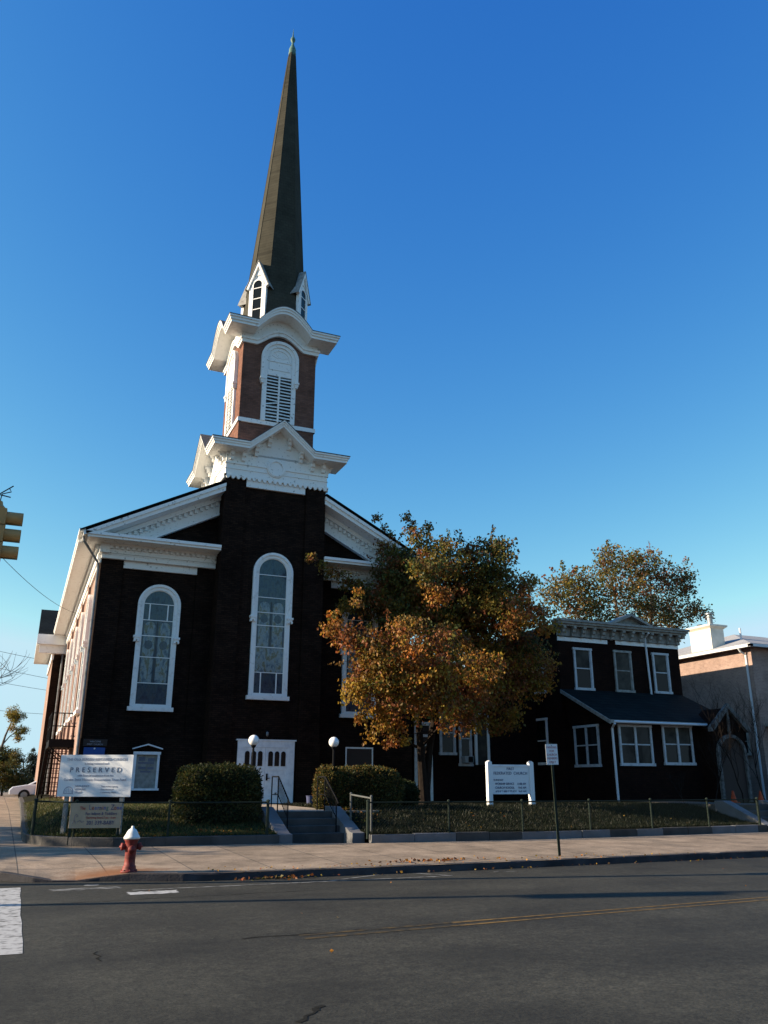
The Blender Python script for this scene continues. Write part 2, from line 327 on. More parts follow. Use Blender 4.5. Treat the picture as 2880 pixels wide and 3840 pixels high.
for (ya,za),(yb,zb) in zip(ys, ys[1:]): g.add([(-1500,ya,za),(1500,ya,za),(1500,yb,zb),(-1500,yb,zb)], [(0,1,2,3)])
struct(g.build('ground', M_['lawn_soil']))
g = MB(); X0 = -300
g.add([(X0,-14,-.13),(300,-14,-.13),(300,16.2,-.13),(X0,16.2,-.13)], [(0,1,2,3)])
g.add([(-9.5,16.2,-.13),(4,16.2,-.13),(4,38.7,.32),(-9.5,38.7,.32)], [(0,1,2,3)])
g.add([(-9.5,38.7,.32),(4,38.7,.32),(4,120,.32),(-9.5,120,.32)], [(0,1,2,3)])
struct(g.build('road', M_['asphalt']))
g = MB(); K = 10; n = len(P_)
V = []
for (px,py),(qx,qy) in zip(P_, Q_):
    for k in range(K+1):
        t = k/K; x = px+(qx-px)*t; y = py+(qy-py)*t
        V.append((x, y, SW(y)-dip(x,t)))
g.add(V, [(i*(K+1)+k, i*(K+1)+k+1, (i+1)*(K+1)+k+1, (i+1)*(K+1)+k) for i in range(n-1) for k in range(K)])
struct(g.build('pavement', M_['pavement']))
g = MB(); V = []; jit = random.Random(3)
def dense(pts, step):
    out = []
    for a, b in zip(pts, pts[1:]):
        L = math.hypot(b[0]-a[0], b[1]-a[1]); m = max(1, int(L/step))
        out += [(a[0]+(b[0]-a[0])*i/m, a[1]+(b[1]-a[1])*i/m) for i in range(m)]
    return out+[pts[-1]]
kp = dense(P_[2:-2], .45)
for i, (x,y) in enumerate(kp):
    a = kp[max(i-1,0)]; b = kp[min(i+1,len(kp)-1)]; dx, dy = b[0]-a[0], b[1]-a[1]; L = math.hypot(dx,dy); nx, ny = dy/L, -dx/L   # inward normal
    if x > 3: nx, ny = 0, 1
    z = SW(y)-dip(x,0)+.006; w1 = jit.uniform(-.018,.012) if x > 3 else 0; w2 = jit.uniform(-.012,.008) if x > 3 else 0
    V += [(x+nx*.17, y+ny*.17, z), (x+nx*.02, y+ny*(.02+w1), z+w2), (x, y-.004+w1, z-.022+w2), (x-nx*.012, y-ny*.012, -.15+SW(y)*.99)]
g.add(V, [(i*4+k, i*4+k+1, i*4+k+5, i*4+k+4) for i in range(len(kp)-1) for k in range(3)])
struct(g.build('kerb', M_['kerb_stone']))
# road markings: crossing bar, faded parking marks, yellow centre lines
def patch(g, pts, z=-.126): g.add([(x,y,z) for x,y in pts], [list(range(len(pts)))])
def ragged(x0, x1, y0, y1, n=14, j=.04, seed=1):
    r = random.Random(seed); P = []
    P += [(x0+(x1-x0)*i/n, y0+r.uniform(-j,j)) for i in range(n+1)]
    P += [(x1+r.uniform(-j,j), y0+(y1-y0)*i/n) for i in range(1,n)]
    P += [(x1+(x0-x1)*i/n, y1+r.uniform(-j,j)) for i in range(n+1)]
    P += [(x0+r.uniform(-j,j), y1+(y0-y1)*i/n) for i in range(1,n)]
    return P
g = MB(); patch(g, ragged(-2.6,.29,10.35,16.75,9,.012)); struct(g.build('road_marking', M_['line_white']))
g = MB(); patch(g, ragged(1.88,2.68,14.72,15.10,10,.03,5)); struct(g.build('road_marking', M_['line_white']))
g = MB(); patch(g, ragged(.74,1.85,15.68,15.95,10,.05,6)); patch(g, [(1.43+.13*math.cos(a*.5236), 16.3+.13*math.sin(a*.5236)) for a in range(12)], -.1255)
patch(g, ragged(2.0,7.95,15.29,15.38,30,.012,7), -.1252); patch(g, [(5.45,15.42),(5.58,15.40),(6.75,16.0),(6.65,16.02)], -.1248); patch(g, [(7.45,16.0),(7.58,16.0),(8.0,15.34),(7.88,15.32)], -.1244); patch(g, [(9.1,15.66),(9.6,15.55),(9.6,15.6),(9.1,15.71)])
struct(g.build('road_marking', M_['line_faint']))
g = MB()
for o in (0, .22): patch(g, [(5.4,10.15+o),(5.4,10.24+o),(40,11.9+.09+o),(40,11.9+o),(11,10.47+o),(7,10.27+o)][::-1])
struct(g.build('road_marking', M_['line_yellow']))
g = MB()
for o in (0, .22): patch(g, [(3.3,10.01+o),(5.39,10.15+o),(5.39,10.24+o),(3.3,10.09+o)])
struct(g.build('road_marking', M_['line_yellow_worn']))
g = MB(); r = random.Random(21)
def crack(pts, wd):
    for a, b in zip(pts, pts[1:]):
        v = Vector((b[0]-a[0], b[1]-a[1])).orthogonal().normalized()*wd*r.uniform(.5,1.4)
        patch(g, [(a[0]-v.x,a[1]-v.y),(b[0]-v.x,b[1]-v.y),(b[0]+v.x,b[1]+v.y),(a[0]+v.x,a[1]+v.y)], -.1262)
def wander(a, b, n, j): return [(a[0]+(b[0]-a[0])*i/n+r.uniform(-j,j), a[1]+(b[1]-a[1])*i/n+r.uniform(-j,j)) for i in range(n+1)]
crack(wander((2.20,6.75),(2.52,7.18),6,.03), .022); crack(wander((1.0,10.15),(1.02,9.62),6,.03), .014); crack(wander((2.6,10.32),(4.2,10.36),12,.04), .02)
crack(wander((-4,14.0),(5,14.25),40,.04), .008)
struct(g.build('road_crack', M_['crack']))
# lawns
def LZ(x, y):
    t = smooth((y-gardenY(x)-.1)/3.4); zf = .24+SW(gardenY(x))*.6+(.83-.30)*t
    zl = SW(y)+.17+max(0, .83-SW(y)-.17)*smooth((x-.36)/1.2)
    return min(zf, zl)
def lawn(xs, ymax):
    g = MB(); V = []; K = 26
    for x in xs:
        y0 = gardenY(x)+.05
        for k in range(K+1): y = y0+(ymax-y0)*(k/K)**1.4; V.append((x, y, LZ(x,y)))
    n = len(xs); g.add(V, [(i*(K+1)+k, (i+1)*(K+1)+k, (i+1)*(K+1)+k+1, i*(K+1)+k+1) for i in range(n-1) for k in range(K)])
    g.smooth = True; return struct(g.build('lawn', M_['lawn_soil']))
lawn([.37+.3*i for i in range(20)]+[6.34], 32.5); lawn([8.62+.55*i for i in range(26)], 33.5); lawn([24.6+1.2*i for i in range(20)], 40)
g = MB(); V = []
for y in [24,26,30,34,38.7,50,60,80]:
    for x in (.36,.9,1.5,2.6): V.append((x, y, (SW(y)+.17)+max(0,.83-SW(y)-.17)*smooth((x-.36)/1.2)-.004))
g.add(V, [(i*4+k, i*4+k+1, i*4+k+5, i*4+k+4) for i in range(1,7) for k in range(3)])
struct(g.build('lawn', M_['lawn_soil']))

# ================================================================ church
C0 = 8.374; YC = 33.095; DF = 31.94; DT = 30.97; XL = 1.94; XR = 2*C0-XL
church = thing('church', (C0, 31.94, .4), 'dark brick church with white cornices and a tall shingled steeple, behind the front lawn', 'church')
TW = Matrix.Translation((C0, YC, 0))
def side(ang): return TW @ Matrix.Rotation(R(ang), 4, 'Z')
wp, ww = M_['white_paint'], M_['white_worn']
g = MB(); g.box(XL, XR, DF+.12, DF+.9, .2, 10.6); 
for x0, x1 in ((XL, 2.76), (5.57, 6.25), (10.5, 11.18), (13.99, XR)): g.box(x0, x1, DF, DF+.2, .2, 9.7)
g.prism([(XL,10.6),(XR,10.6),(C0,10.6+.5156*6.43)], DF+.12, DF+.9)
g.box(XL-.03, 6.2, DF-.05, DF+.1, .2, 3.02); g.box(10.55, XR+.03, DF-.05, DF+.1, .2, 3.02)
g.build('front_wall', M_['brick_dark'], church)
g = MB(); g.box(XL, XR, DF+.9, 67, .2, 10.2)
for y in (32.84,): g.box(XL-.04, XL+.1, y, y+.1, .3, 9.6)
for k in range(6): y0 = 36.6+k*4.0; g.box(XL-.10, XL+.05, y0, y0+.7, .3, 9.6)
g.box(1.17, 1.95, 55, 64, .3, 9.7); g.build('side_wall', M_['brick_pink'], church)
g = MB(); g.box(1.16, XL, 54.97, 55.1, .3, 9.0); g.build('transept_front', M_['brick_dark'], church)  # dark brick skin over the pink wall, painting in this face's shade
# roof and cornices of the nave
g = MB(); o = 7.35; zr = 10.36
g.prism([(C0-o,zr),(C0,zr+.5156*o),(C0+o,zr),(C0+o,zr+.03),(C0,zr+.5156*o+.035),(C0-o,zr+.03)], 35.2, 67.6)
for s in (-1, 1):
    P = [(C0+s*2.13,zr+.5156*(o-2.13)),(C0+s*o,zr),(C0+s*o,zr+.03),(C0+s*2.13,zr+.5156*(o-2.13)+.033)]; g.prism(P if s > 0 else P[::-1], 30.83, 35.2)
g.build('roof', M_['shingle_dark'], church)
# transept roof: ridge across the nave, gable towards the side street
MT = face(.1, 59.5, -90); g = MB(MT); g.prism([(-5.0,10.15),(5.0,10.15),(0,12.6)], .05, 8); g.build('transept_roof', M_['shingle_dark'], church)
g = MB(); g.box(.12, XL, 54.4, 55.0, 9.55, 10.15); g.box(.3, XL, 54.65, 55.05, 9.05, 9.55); g.box(.12, 1.2, 55.0, 64.5, 9.55, 10.15); g.box(1.08, 1.2, 54.95, 64, 8.7, 9.55)
g.build('transept_cornice', wp, church)
cx = 7.104
for s in (-1, 1):
    g = MB()      # raking cornice: crown, fascia, frieze; horizontal cornice
    def sx(pts): return [(C0+s*x, z) for x, z in pts] if s > 0 else [(C0-x, z) for x, z in pts][::-1]
    r0 = lambda x: 10.40+.5156*(cx-x)
    xa, xb = 2.1, cx
    g.prism(sx([(xa,r0(xa)-.16),(xb+.12,r0(xb+.12)-.16),(xb+.12,r0(xb+.12)-.02),(xa,r0(xa)-.02)]), 30.86, 31.95)
    g.prism(sx([(xa,r0(xa)-.34),(xb-.05,r0(xb-.05)-.30),(xb-.05,r0(xb-.05)-.16),(xa,r0(xa)-.16)]), 30.93, 31.95)
    g.prism(sx([(xa,r0(xa)-.52),(xb-.6,r0(xb-.6)-.52),(xb-.6,r0(xb-.6)-.33),(xa,r0(xa)-.33)]), 31.62, 31.95)
    g.prism(sx([(xa,r0(xa)-1.06),(xb-1.3,r0(xb-1.3)-1.06),(xb-.6,r0(xb-.6)-.52),(xa,r0(xa)-.52)]), 31.80, 31.96)
    g.prism(sx([(xa,r0(xa)-1.12),(xb-1.3,r0(xb-1.3)-1.12),(xb-1.3,r0(xb-1.3)-1.03),(xa,r0(xa)-1.03)]), 31.74, 31.97)
    def bx(x0, x1, y0, y1, z0, z1): g.box(C0+min(s*x0,s*x1), C0+max(s*x0,s*x1), y0, y1, z0, z1)
    bx(2.13, cx+.05, 30.86, 31.955, 10.25, 10.36); bx(2.13, cx-.03, 30.92, 31.95, 10.16, 10.25)
    bx(2.13, 6.50, 31.62, 31.95, 10.09, 10.16); bx(2.13, 6.47, 31.72, 31.93, 9.82, 10.09); bx(2.13, 6.45, 31.78, 31.93, 9.62, 9.82)
    bx(2.81, 5.62, 31.96, 32.08, 9.34, 9.64)
    bx(6.2, 6.55, 31.60, 32.0, 9.8, 10.09)
    for k in range(21):      # dentils
        x = 2.25+k*.205; x0 = C0+s*x; z = r0(x)-.62
        if x < 5.9: g.box(x0-.06, x0+.06, 31.68, 31.83, z-.06, z+.09)
        g.box(x0-.055, x0+.055, 31.62, 31.74, 9.98, 10.085)
    for k in range(40): x0 = C0+s*(2.2+k*.106); g.box(x0-.03, x0+.03, 31.75, 31.79, 9.76, 9.81)
    g.build('front_cornice', ww, church)
g = MB(); g.box(1.04, XL+.02, 31.96, 67, 10.16, 10.34); g.box(1.0, 1.22, 31.0, 67, 10.33, 10.46); g.box(1.70, XL+.02, 31.97, 67, 10.0, 10.155); g.box(1.80, XL+.02, 31.97, 67, 9.58, 10.0); g.box(1.86, XL+.02, 31.97, 67, 9.46, 9.58)
g.build('side_cornice', wp, church)
g = MB(); g.tube([(1.15,31.2,10.3),(1.2,31.2,10.05),(1.80,31.86,9.45),(1.84,31.86,9.2),(1.84,31.86,.6)], .045, 8)
g.build('downpipe', M_['pipe_grey'], church)
g = MB(); g.tube([(1.7,54.7,9.4),(1.7,54.85,8.9),(1.7,54.85,.8)], .06, 8); g.build('downpipe', M_['pipe_grey'], church)

def arch(cx, hw, z0, z1, n=20, squash=1.):
    zs = z1-hw*squash
    return [(cx-hw,z0)]+[(cx-hw*math.cos(math.pi*i/n), zs+hw*squash*math.sin(math.pi*i/n)) for i in range(n+1)]+[(cx+hw,z0)]
def arched_window(M, cx, hw, z0, z1, y, capz, bars=(), panes=(), gm='stained_glass', name='window', lancets=None):
    g = MB(M); hl = hw-.05; hi = hw-.215
    g.ring(arch(cx,hl,z0+.05,z1-.05), arch(cx,hi,z0+.05,z1-.215), y-.10, y+.03, closed=False)
    g.ring(arch(cx,hw,capz,z1), arch(cx,hw-.10,capz,z1-.10), y-.155, y+.02, closed=False)
    g.ring(arch(cx,hi+.03,z0+.08,z1-.185), arch(cx,hi-.03,z0+.08,z1-.245), y-.065, y+.02, closed=False)
    g.box(cx-hw-.03, cx+hw+.03, y-.17, y+.02, z0-.08, z0+.07); g.box(cx-hi, cx+hi, y-.11, y, z0+.07, z0+.17)
    for s in (-1, 1):
        e = cx+s*(hw-.06)
        g.box(e-.12, e+.12, y-.21, y+.01, capz-.03, capz+.05); g.box(e-.09, e+.09, y-.185, y+.01, capz-.11, capz-.03); g.box(e-.10, e-.03, y-.195, y+.01, capz-.18, capz-.11); g.box(e+.03, e+.10, y-.195, y+.01, capz-.18, capz-.11)
    f = g.build(name, wp, church)
    g = MB(M); g.prism(arch(cx,hi,z0+.08,z1-.215)[::-1], y-.035, y-.004); g.build('glass', M_[gm], f)
    for b in bars:
        g = MB(M); w_ = hi-.02 if b < z1-hw-.1 else math.sqrt(max(.01, hi*hi-max(0, b-(z1-hw))**2))-.01; g.box(cx-w_, cx+w_, y-.055, y-.03, b-.014, b+.014)
        g.build('glazing_bar', wp, f)
    if lancets:
        z_a, z_b = lancets
        for s in (-1, 1):
            h = MB(M); h.prism(arch(cx+s*hi*.47,hi*.36,z_a,z_b,10)[::-1], y-.0385, y-.0355); h.build('lancet_light', M_['stained_glass_pale'], f)
            h = MB(M); zc_ = z_a+(z_b-z_a)*.62; h.prism([(cx+s*hi*.47+hi*.27*math.cos(-math.pi*i/4), zc_+hi*.30*math.sin(-math.pi*i/4)) for i in range(8)], y-.0415, y-.0388); h.build('medallion', M_['stained_glass'], f)
        h = MB(M); h.box(cx-.012,cx+.012,y-.046,y-.036,z_a,z_b); h.build('lead_line', M_['wood_shadow'], f)
    for a, b0, b1 in panes: g = MB(M); g.box(cx+a-.022, cx+a+.022, y-.058, y-.03, b0, b1); g.build('glazing_bar', wp, f)
    return f
I = Matrix()
lb = (5.06,6.02,6.82,7.42,8.05); lp = [(-.34,7.42,8.05),(.34,7.42,8.05)]
arched_window(I, 4.235, .80, 4.12, 8.81, DF+.12, 6.75, lb, lp, lancets=(5.06,7.36)); arched_window(I, 2*C0-4.235, .80, 4.12, 8.81, DF+.12, 6.75, lb, lp, lancets=(5.06,7.36))
f2 = arched_window(I, 8.40, .805, 4.60, 10.29, DT+.10, 7.66, (5.55,6.52,7.36,7.87,8.47,9.38), [(-.31,4.7,5.55),(.31,4.7,5.55)], lancets=(6.54,8.3))
g = MB(); g.box(7.83, 8.97, DT+.058, DT+.063, 5.57, 6.50); g.build('picture_pane', M_['stained_glass_pale'], f2)
for k in range(5): arched_window(face(XL, 0, -90), -(35.0+k*4.0), .80, 4.12, 8.81, 0, 6.75, lb)

# ---- tower
g = MB(); t = 2.125
g.box(C0-t+.1, C0+t-.1, DT+.10, DF+3.3, .2, 13.28)
for x in (C0-t, C0+t-.84): g.box(x, x+.84, DT, DF+.5, .2, 13.26)
g.box(C0-t, C0+t, DF+.5, YC+t, 8, 13.27)
for x in (C0-t, C0+t-.84): g.box(x-.02, x+.86, DT-.05, DF-.06, .2, 3.02)
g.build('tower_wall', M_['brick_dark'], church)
g = MB(); q = 2.16
g.box(C0-q, C0+q, YC-q, YC+q, 13.28, 14.9)
for a in (0,-90,90,180):
    h = MB(side(a)); h.box(-q-.05, q+.05, -q-.05, -q+.04, 13.30, 13.37); h.box(-q-.03, q+.03, -q-.04, -q+.04, 13.84, 13.90); h.box(-q-.02,q+.02,-q-.025,-q+.04,13.62,13.64)
    h.prism([(-1.3,14.3),(1.3,14.3),(0,15.6)], -q, -1.6)
    if a == 0: h.box(-1.27, 1.22, -q+.02, -q+.20, 12.94, 13.27)
    for k in range(20):
        x = -q+.1+k*.217; h.prism([(x-.085,13.31),(x+.085,13.31),(x+.07,13.25),(x+.04,13.20),(x,13.185),(x-.04,13.20),(x-.07,13.25)][::-1], -q-.06, -q+.02)
    n = 28; ci = lambda r_: [(-.08+r_*math.cos(2*math.pi*i/n), 13.88+r_*math.sin(2*math.pi*i/n)) for i in range(n)]
    h.ring(ci(.36), ci(.28), -q-.09, -q); h.prism(ci(.28), -q-.05, -q); h.ring(ci(.40), ci(.36), -q-.06, -q)
    merge(g, h)
g.build('tower_frieze', ww, church)
def bracket_mesh(M, x, y, z):
    T = M @ Matrix.Translation((x,y,z)) @ Matrix.Rotation(R(-90), 4, 'Z')
    h = MB(T)
    h.prism([(0,-.46),(.10,-.42),(.12,-.30),(.20,-.26),(.22,-.13),(.30,-.10),(.30,0),(0,0)][::1], -.075, .075)
    return h
for a in (0,-90,90,180):
    for x, z in ((-1.95,14.42),(-1.47,14.42),(-.95,14.72),(-.42,15.22),(.42,15.22),(.95,14.72),(1.47,14.42),(1.95,14.42)):
        bracket_mesh(side(a), x, -q, z).build('bracket', ww, church)
def cornice4(name, prof, layers, material, cut):
    """prof: half outline [(x,z)...] of the top edge, last x = overhang; layers: (overhang delta, z offsets)"""
    g = MB()
    for a in (0,-90,90,180):
        for do, z0, z1 in layers:
            h = MB(side(a)); o = prof[-1][0]+do
            half = [(x, z) for x, z in prof[:-1]]+[(o, prof[-1][1])]
            top = [(-x,z) for x,z in half[::-1]]+half[1:] if half[0][0] == 0 else [(-x,z) for x,z in half[::-1]]+half
            D = o-cut; bt = [(max(-cut,min(cut,x)), z) for x,z in top]
            n = len(top)
            front = [(x,z+z1) for x,z in top[::-1]]+[(x,z+z0) for x,z in top]; back = [(x,z+z1) for x,z in bt[::-1]]+[(x,z+z0) for x,z in bt]
            V = [(x,-o,z) for x,z in front]+[(x,-cut,z) for x,z in back]; F = []
            m2 = 2*n
            for i in range(n-1):
                F += [(i, i+1, m2-2-i, m2-1-i), (m2+i, m2+m2-1-i, m2+m2-2-i, m2+i+1)]
            for i in range(m2): j = (i+1)%m2; F.append((i, m2+i, m2+j, j))
            h.add(V, F); merge(g, h)
    return g.build(name, material, church)
low = [(0,15.80),(1.37,14.62),(2.90,14.62)]
cornice4('lower_cornice', low, [(0,-.07,0),(-.05,-.16,-.07),(-.09,-.27,-.16)], wp, 1.55)
cornice4('lower_cornice_roof', low, [(.02,.003,.035)], M_['roof_metal'], 1.5)
# ---- belfry
B = 1.65
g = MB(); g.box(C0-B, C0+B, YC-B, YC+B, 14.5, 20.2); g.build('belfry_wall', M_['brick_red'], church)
g = MB()
for a in (0,-90,90,180): h = MB(side(a)); h.box(-B-.055, B+.055, -B-.06, -B+.1, 15.99, 16.17); merge(g, h)
g.build('belfry_belt', ww, church)
def bell(x, w_, hgt, p=.62): return 0 if abs(x) >= w_ else hgt*(0.5+0.5*math.cos(math.pi*abs(x)/w_))**p
hx = [i*.06 for i in range(0, 22)]
upr = [(x, 20.50+bell(x,1.2,.90,.48)) for x in hx if x <= 1.2]+[(1.2,20.50),(2.487,20.50)]
upr = sorted(set(upr))
cornice4('upper_cornice', upr, [(0,-.08,0),(-.05,-.19,-.08),(-.10,-.31,-.19)], wp, 1.60)
cornice4('upper_cornice_roof', upr, [(.02,.003,.03)], M_['roof_metal'], 1.2)
mold = [(x, 19.98+bell(x,1.08,.60)) for x in [i*.06 for i in range(0,18)]]+[(1.08,19.98),(1.80,19.98)]
cornice4('belfry_moulding', sorted(set(mold)), [(0,-.10,0),(-.05,-.26,-.10)], wp, 1.60)
g = MB()
for a in (0,-90,90,180):
    h = MB(side(a)); xs = [-1.70]+[i*.06 for i in range(-20,21)]+[1.70]
    h.prism([(x, 19.9+bell(x,1.08,.60)-.05) for x in xs]+[(x, 20.4+bell(x,1.2,.9,.48)-.1) for x in xs[::-1]], -B-.045, -1.2); merge(g, h)
g.build('belfry_frieze', ww, church)
g = MB(); g.box(C0-1.58, C0+1.58, YC-1.58, YC+1.58, 20.2, 20.46)
g.build('spire_base', M_['roof_metal'], church)
def belfry_window(M):
    y = -B
    g = MB(M); hw = .81
    g.ring(arch(0,.745,16.17,19.96), arch(0,.55,16.17,19.76), y-.10, y+.03, closed=False)
    g.ring(arch(0,.835,18.12,20.04), arch(0,.70,18.12,19.905), y-.16, y+.02, closed=False)
    for s in (-1,1):
        e = s*.76; g.box(e-.11,e+.11,y-.21,y,18.08,18.17); g.box(e-.08,e+.08,y-.18,y,17.98,18.08); g.box(e-.06,e+.06,y-.17,y,17.9,17.98)
    g.prism(arch(0,.56,18.36,19.77)[::-1], y-.045, y-.002)
    g.box(-.54,.54,y-.085,y-.04,18.36,18.56); g.box(-.47,.47,y-.075,y-.04,18.64,18.98); g.box(-.54,.54,y-.08,y-.04,19.04,19.10)
    g.ring(arch(0,.50,19.12,19.66), arch(0,.43,19.12,19.59), y-.075, y-.03, closed=False)
    for k in range(1,6): an = math.pi*k/6; g.prism([(.10*math.cos(an)-.015,19.16+.10*math.sin(an)),(.10*math.cos(an)+.015,19.16+.10*math.sin(an)),(.40*math.cos(an)+.02,19.14+.38*math.sin(an)),(.40*math.cos(an)-.02,19.14+.38*math.sin(an))], y-.062, y-.04)
    f = g.build('belfry_window', ww, church)
    h = MB(M); h.box(-.55,.55,y-.02,y-.004,16.17,18.36); h.build('dark_opening', M_['wood_shadow'], f)
    h = MB(M); h.box(-.035,.035,y-.115,y-.02,16.17,18.36)
    rr_ = random.Random(5)
    for s in (-1,1):
        for k in range(14):
            z = 16.22+k*.153; tl = rr_.uniform(-.012,.012)+(.05 if (s < 0 and k == 5) else 0); xa, xb = (-.54,-.035) if s < 0 else (.035,.54)
            h.add([(xa,y-.10,z-tl),(xb,y-.10,z+tl),(xb,y-.022,z+.085+tl),(xa,y-.022,z+.085-tl),(xa,y-.10,z-tl+.018),(xb,y-.10,z+tl+.018),(xb,y-.022,z+.103+tl),(xa,y-.022,z+.103-tl)],
                  [(0,1,2,3),(4,7,6,5),(0,4,5,1),(1,5,6,2),(2,6,7,3),(3,7,4,0)])
    h.build('louvre_slats', ww, f)
for a in (0,-90,90,180): belfry_window(side(a))
# ---- spire
def spx(z): return C0+.0175*(z-20)
def octo(z, k=.0716, rt=1.0):
    a = k*(40.7-z); wd = a*.50        # cardinal faces wider than the diagonal ones
    P = [(-wd,-a),(wd,-a),(a,-wd),(a,wd),(wd,a),(-wd,a),(-a,wd),(-a,-wd)]
    return [(spx(z)+x, YC+y, z) for x,y in P]
g = MB(); zz = [20.45, 26, 32, 38.3]; V = []
for z in zz: V += octo(z)
g.add(V, [(i*8+k, i*8+(k+1)%8, (i+1)*8+(k+1)%8, (i+1)*8+k) for i in range(3) for k in range(8)]+[list(range(24,32))])
g.build('spire', M_['shingle'], church)
g = MB()
for k in range(8): g.tube([octo(z)[k] for z in (20.6,30,38.2)], [.018,.016,.012], 6)
g.build('spire_ridge', M_['shingle'], church)
g = MB(); g.smooth = True
g.lathe([(.185,38.05),(.19,38.3),(.205,38.36),(.175,38.46),(.19,38.6),(.15,38.75),(.08,38.95),(.055,39.1),(.07,39.16),(.12,39.25),(.13,39.34),(.10,39.45),(.05,39.52),(.035,39.6),(.022,39.8),(.006,40.1)], (spx(38.8),YC,0), 14)
g.build('finial', M_['copper'], church)
def dormer(a):
    M = Matrix.Translation((spx(22.5), YC, 0)) @ Matrix.Rotation(R(a), 4, 'Z')
    y = -1.50
    g = MB(M); g.box(-.36,.36,y,-.6,20.5,23.1); g.prism([(-.36,23.1),(.36,23.1),(0,24.05)], y, -.7)
    for s in (-1,1): g.box(s*.36-.07,s*.36+.07,y-.04,y+.1,20.5,23.06)
    ar = lambda w_, zt: arch(0,w_,20.6,zt,14)
    g.ring(ar(.29,23.42), ar(.215,23.34), y-.05, y+.02, closed=False)
    for s in (-1,1): g.prism([(0,24.34),(s*.56,22.98),(s*.47,22.92),(0,24.10)] if s < 0 else [(0,24.34),(0,24.10),(.47,22.92),(.56,22.98)], y-.10, y+.06)
    g.prism([(-.14,23.62),(.14,23.62),(0,23.98)], y-.03, y+.02)
    d = g.build('dormer', wp, church)
    h = MB(M)
    for s in (-1,1):
        P = [(0,24.36),(s*.62,22.92),(s*.62,22.96),(0,24.41)]; h.prism(P if s < 0 else P[::-1], y-.12, -.55)
    h.build('dormer_roof', M_['trim_grey'], d)
    h = MB(M); h.prism(arch(0,.22,20.62,23.35,14)[::-1], y-.02, y-.004); h.build('pane', M_['pane_dark'], d)
    for z in (21.3,21.85,22.4,22.95): h = MB(M); h.box(-.21,.21,y-.04,y-.015,z-.02,z+.02); h.build('glazing_bar', wp, d)
for a in (-45,45,135,-135): dormer(a)
# ---- entrance
g = MB(); yd = DT+.10
g.box(7.36,7.54,yd-.07,yd+.02,.81,2.79); g.box(9.31,9.54,yd-.07,yd+.02,.81,2.79); g.box(7.36,9.54,yd-.075,yd+.02,2.79,3.05); g.box(7.30,9.60,yd-.10,yd+.02,3.03,3.08)
g.build('door_frame', M_['white_door'], church)
for s in (-1,1):
    xa, xb = (7.54,8.42) if s < 0 else (8.43,9.31); xm = (xa+xb)/2
    h = MB(); h.box(xa,xb,yd-.045,yd+.02,.82,2.785)
    y1 = yd-.058
    for u0,u1,v0,v1 in ((xa,xa+.09,.82,2.785),(xb-.09,xb,.82,2.785),(xa+.09,xb-.09,2.70,2.785),(xa+.09,xb-.09,1.98,2.08),(xa+.09,xb-.09,1.42,1.50),(xa+.09,xb-.09,.82,.92)): h.box(u0,u1,y1,yd-.04,v0,v1)
    for a, b in (((xa+.1,.92),(xb-.1,1.42)),((xa+.1,1.42),(xb-.1,.92))):
        v = Vector((b[0]-a[0], b[1]-a[1])).orthogonal().normalized()*.03
        pts = [(a[0]-v.x,a[1]-v.y),(b[0]-v.x,b[1]-v.y),(b[0]+v.x,b[1]+v.y),(a[0]+v.x,a[1]+v.y)]
        ar_ = sum(pts[i][0]*pts[(i+1)%4][1]-pts[(i+1)%4][0]*pts[i][1] for i in range(4))
        h.prism(pts if ar_ > 0 else pts[::-1], yd-.055, yd-.04)
    d = h.build('door', M_['white_door'], church)
    for k in (-1,0,1):
        h = MB(); h.prism(arch(xm+k*.245,.088,2.13,2.66,10)[::-1], yd-.064, yd-.05); h.build('pane', M_['pane_dark'], d)
    if s > 0:
        h = MB(); h.box(8.475,8.535,yd-.09,yd-.05,1.62,1.86); h.tube([(8.505,yd-.13,1.70),(8.60,yd-.13,1.70)], .013, 8); h.tube([(8.505,yd-.09,1.70),(8.505,yd-.135,1.70)], .013, 8); h.build('handle', M_['black_iron'], d)
# basement window behind the right hedge
g = MB()
for b in ((11.92,11.97,1.2,2.9),(13.05,13.10,1.2,2.9),(11.97,13.05,2.84,2.9),(11.97,13.05,1.2,1.26)): g.box(b[0],b[1],DF-.09,DF-.04,b[2],b[3])
f = g.build('basement_window', wp, church)
g = MB(); g.box(11.97,13.05,DF-.07,DF-.055,1.26,2.84); g.build('boarded_pane', M_['board_brown'], f)
# ================================================================ rectory with its porch
rect = thing('rectory', (25, 31, .8), 'two-storey dark brick rectory with a pedimented white cornice and a lean-to front porch', 'house')
bd = M_['brick_house']
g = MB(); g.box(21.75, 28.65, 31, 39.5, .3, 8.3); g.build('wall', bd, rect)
g = MB(); g.box(21.5, 28.9, 30.75, 39.7, 8.3, 8.42); g.build('roof', M_['roof_metal'], rect)
g = MB(); tg = M_['trim_grey']
g.box(21.45, 29.0, 30.45, 31.05, 8.50, 8.60); g.box(21.5, 28.95, 30.52, 31.05, 8.40, 8.50); g.box(21.55, 28.9, 30.62, 31.03, 8.31, 8.40)
g.box(21.70, 28.72, 30.90, 31.02, 7.90, 8.31)
g.box(28.72, 28.9, 30.7, 39.7, 8.2, 8.5)
g.prism([(24.30,8.58),(25.58,9.12),(26.86,8.58),(26.60,8.58),(25.58,8.99),(24.56,8.58)][::-1], 30.44, 31.3); g.prism([(24.5,8.6),(26.66,8.6),(25.58,9.02)], 30.75, 31.3)
g.build('cornice', tg, rect)
for k in range(13): x = 21.9+k*.55; bracket_mesh(Matrix.Translation((0,0,.0)), x, 30.9, 8.31).build('bracket', tg, rect)
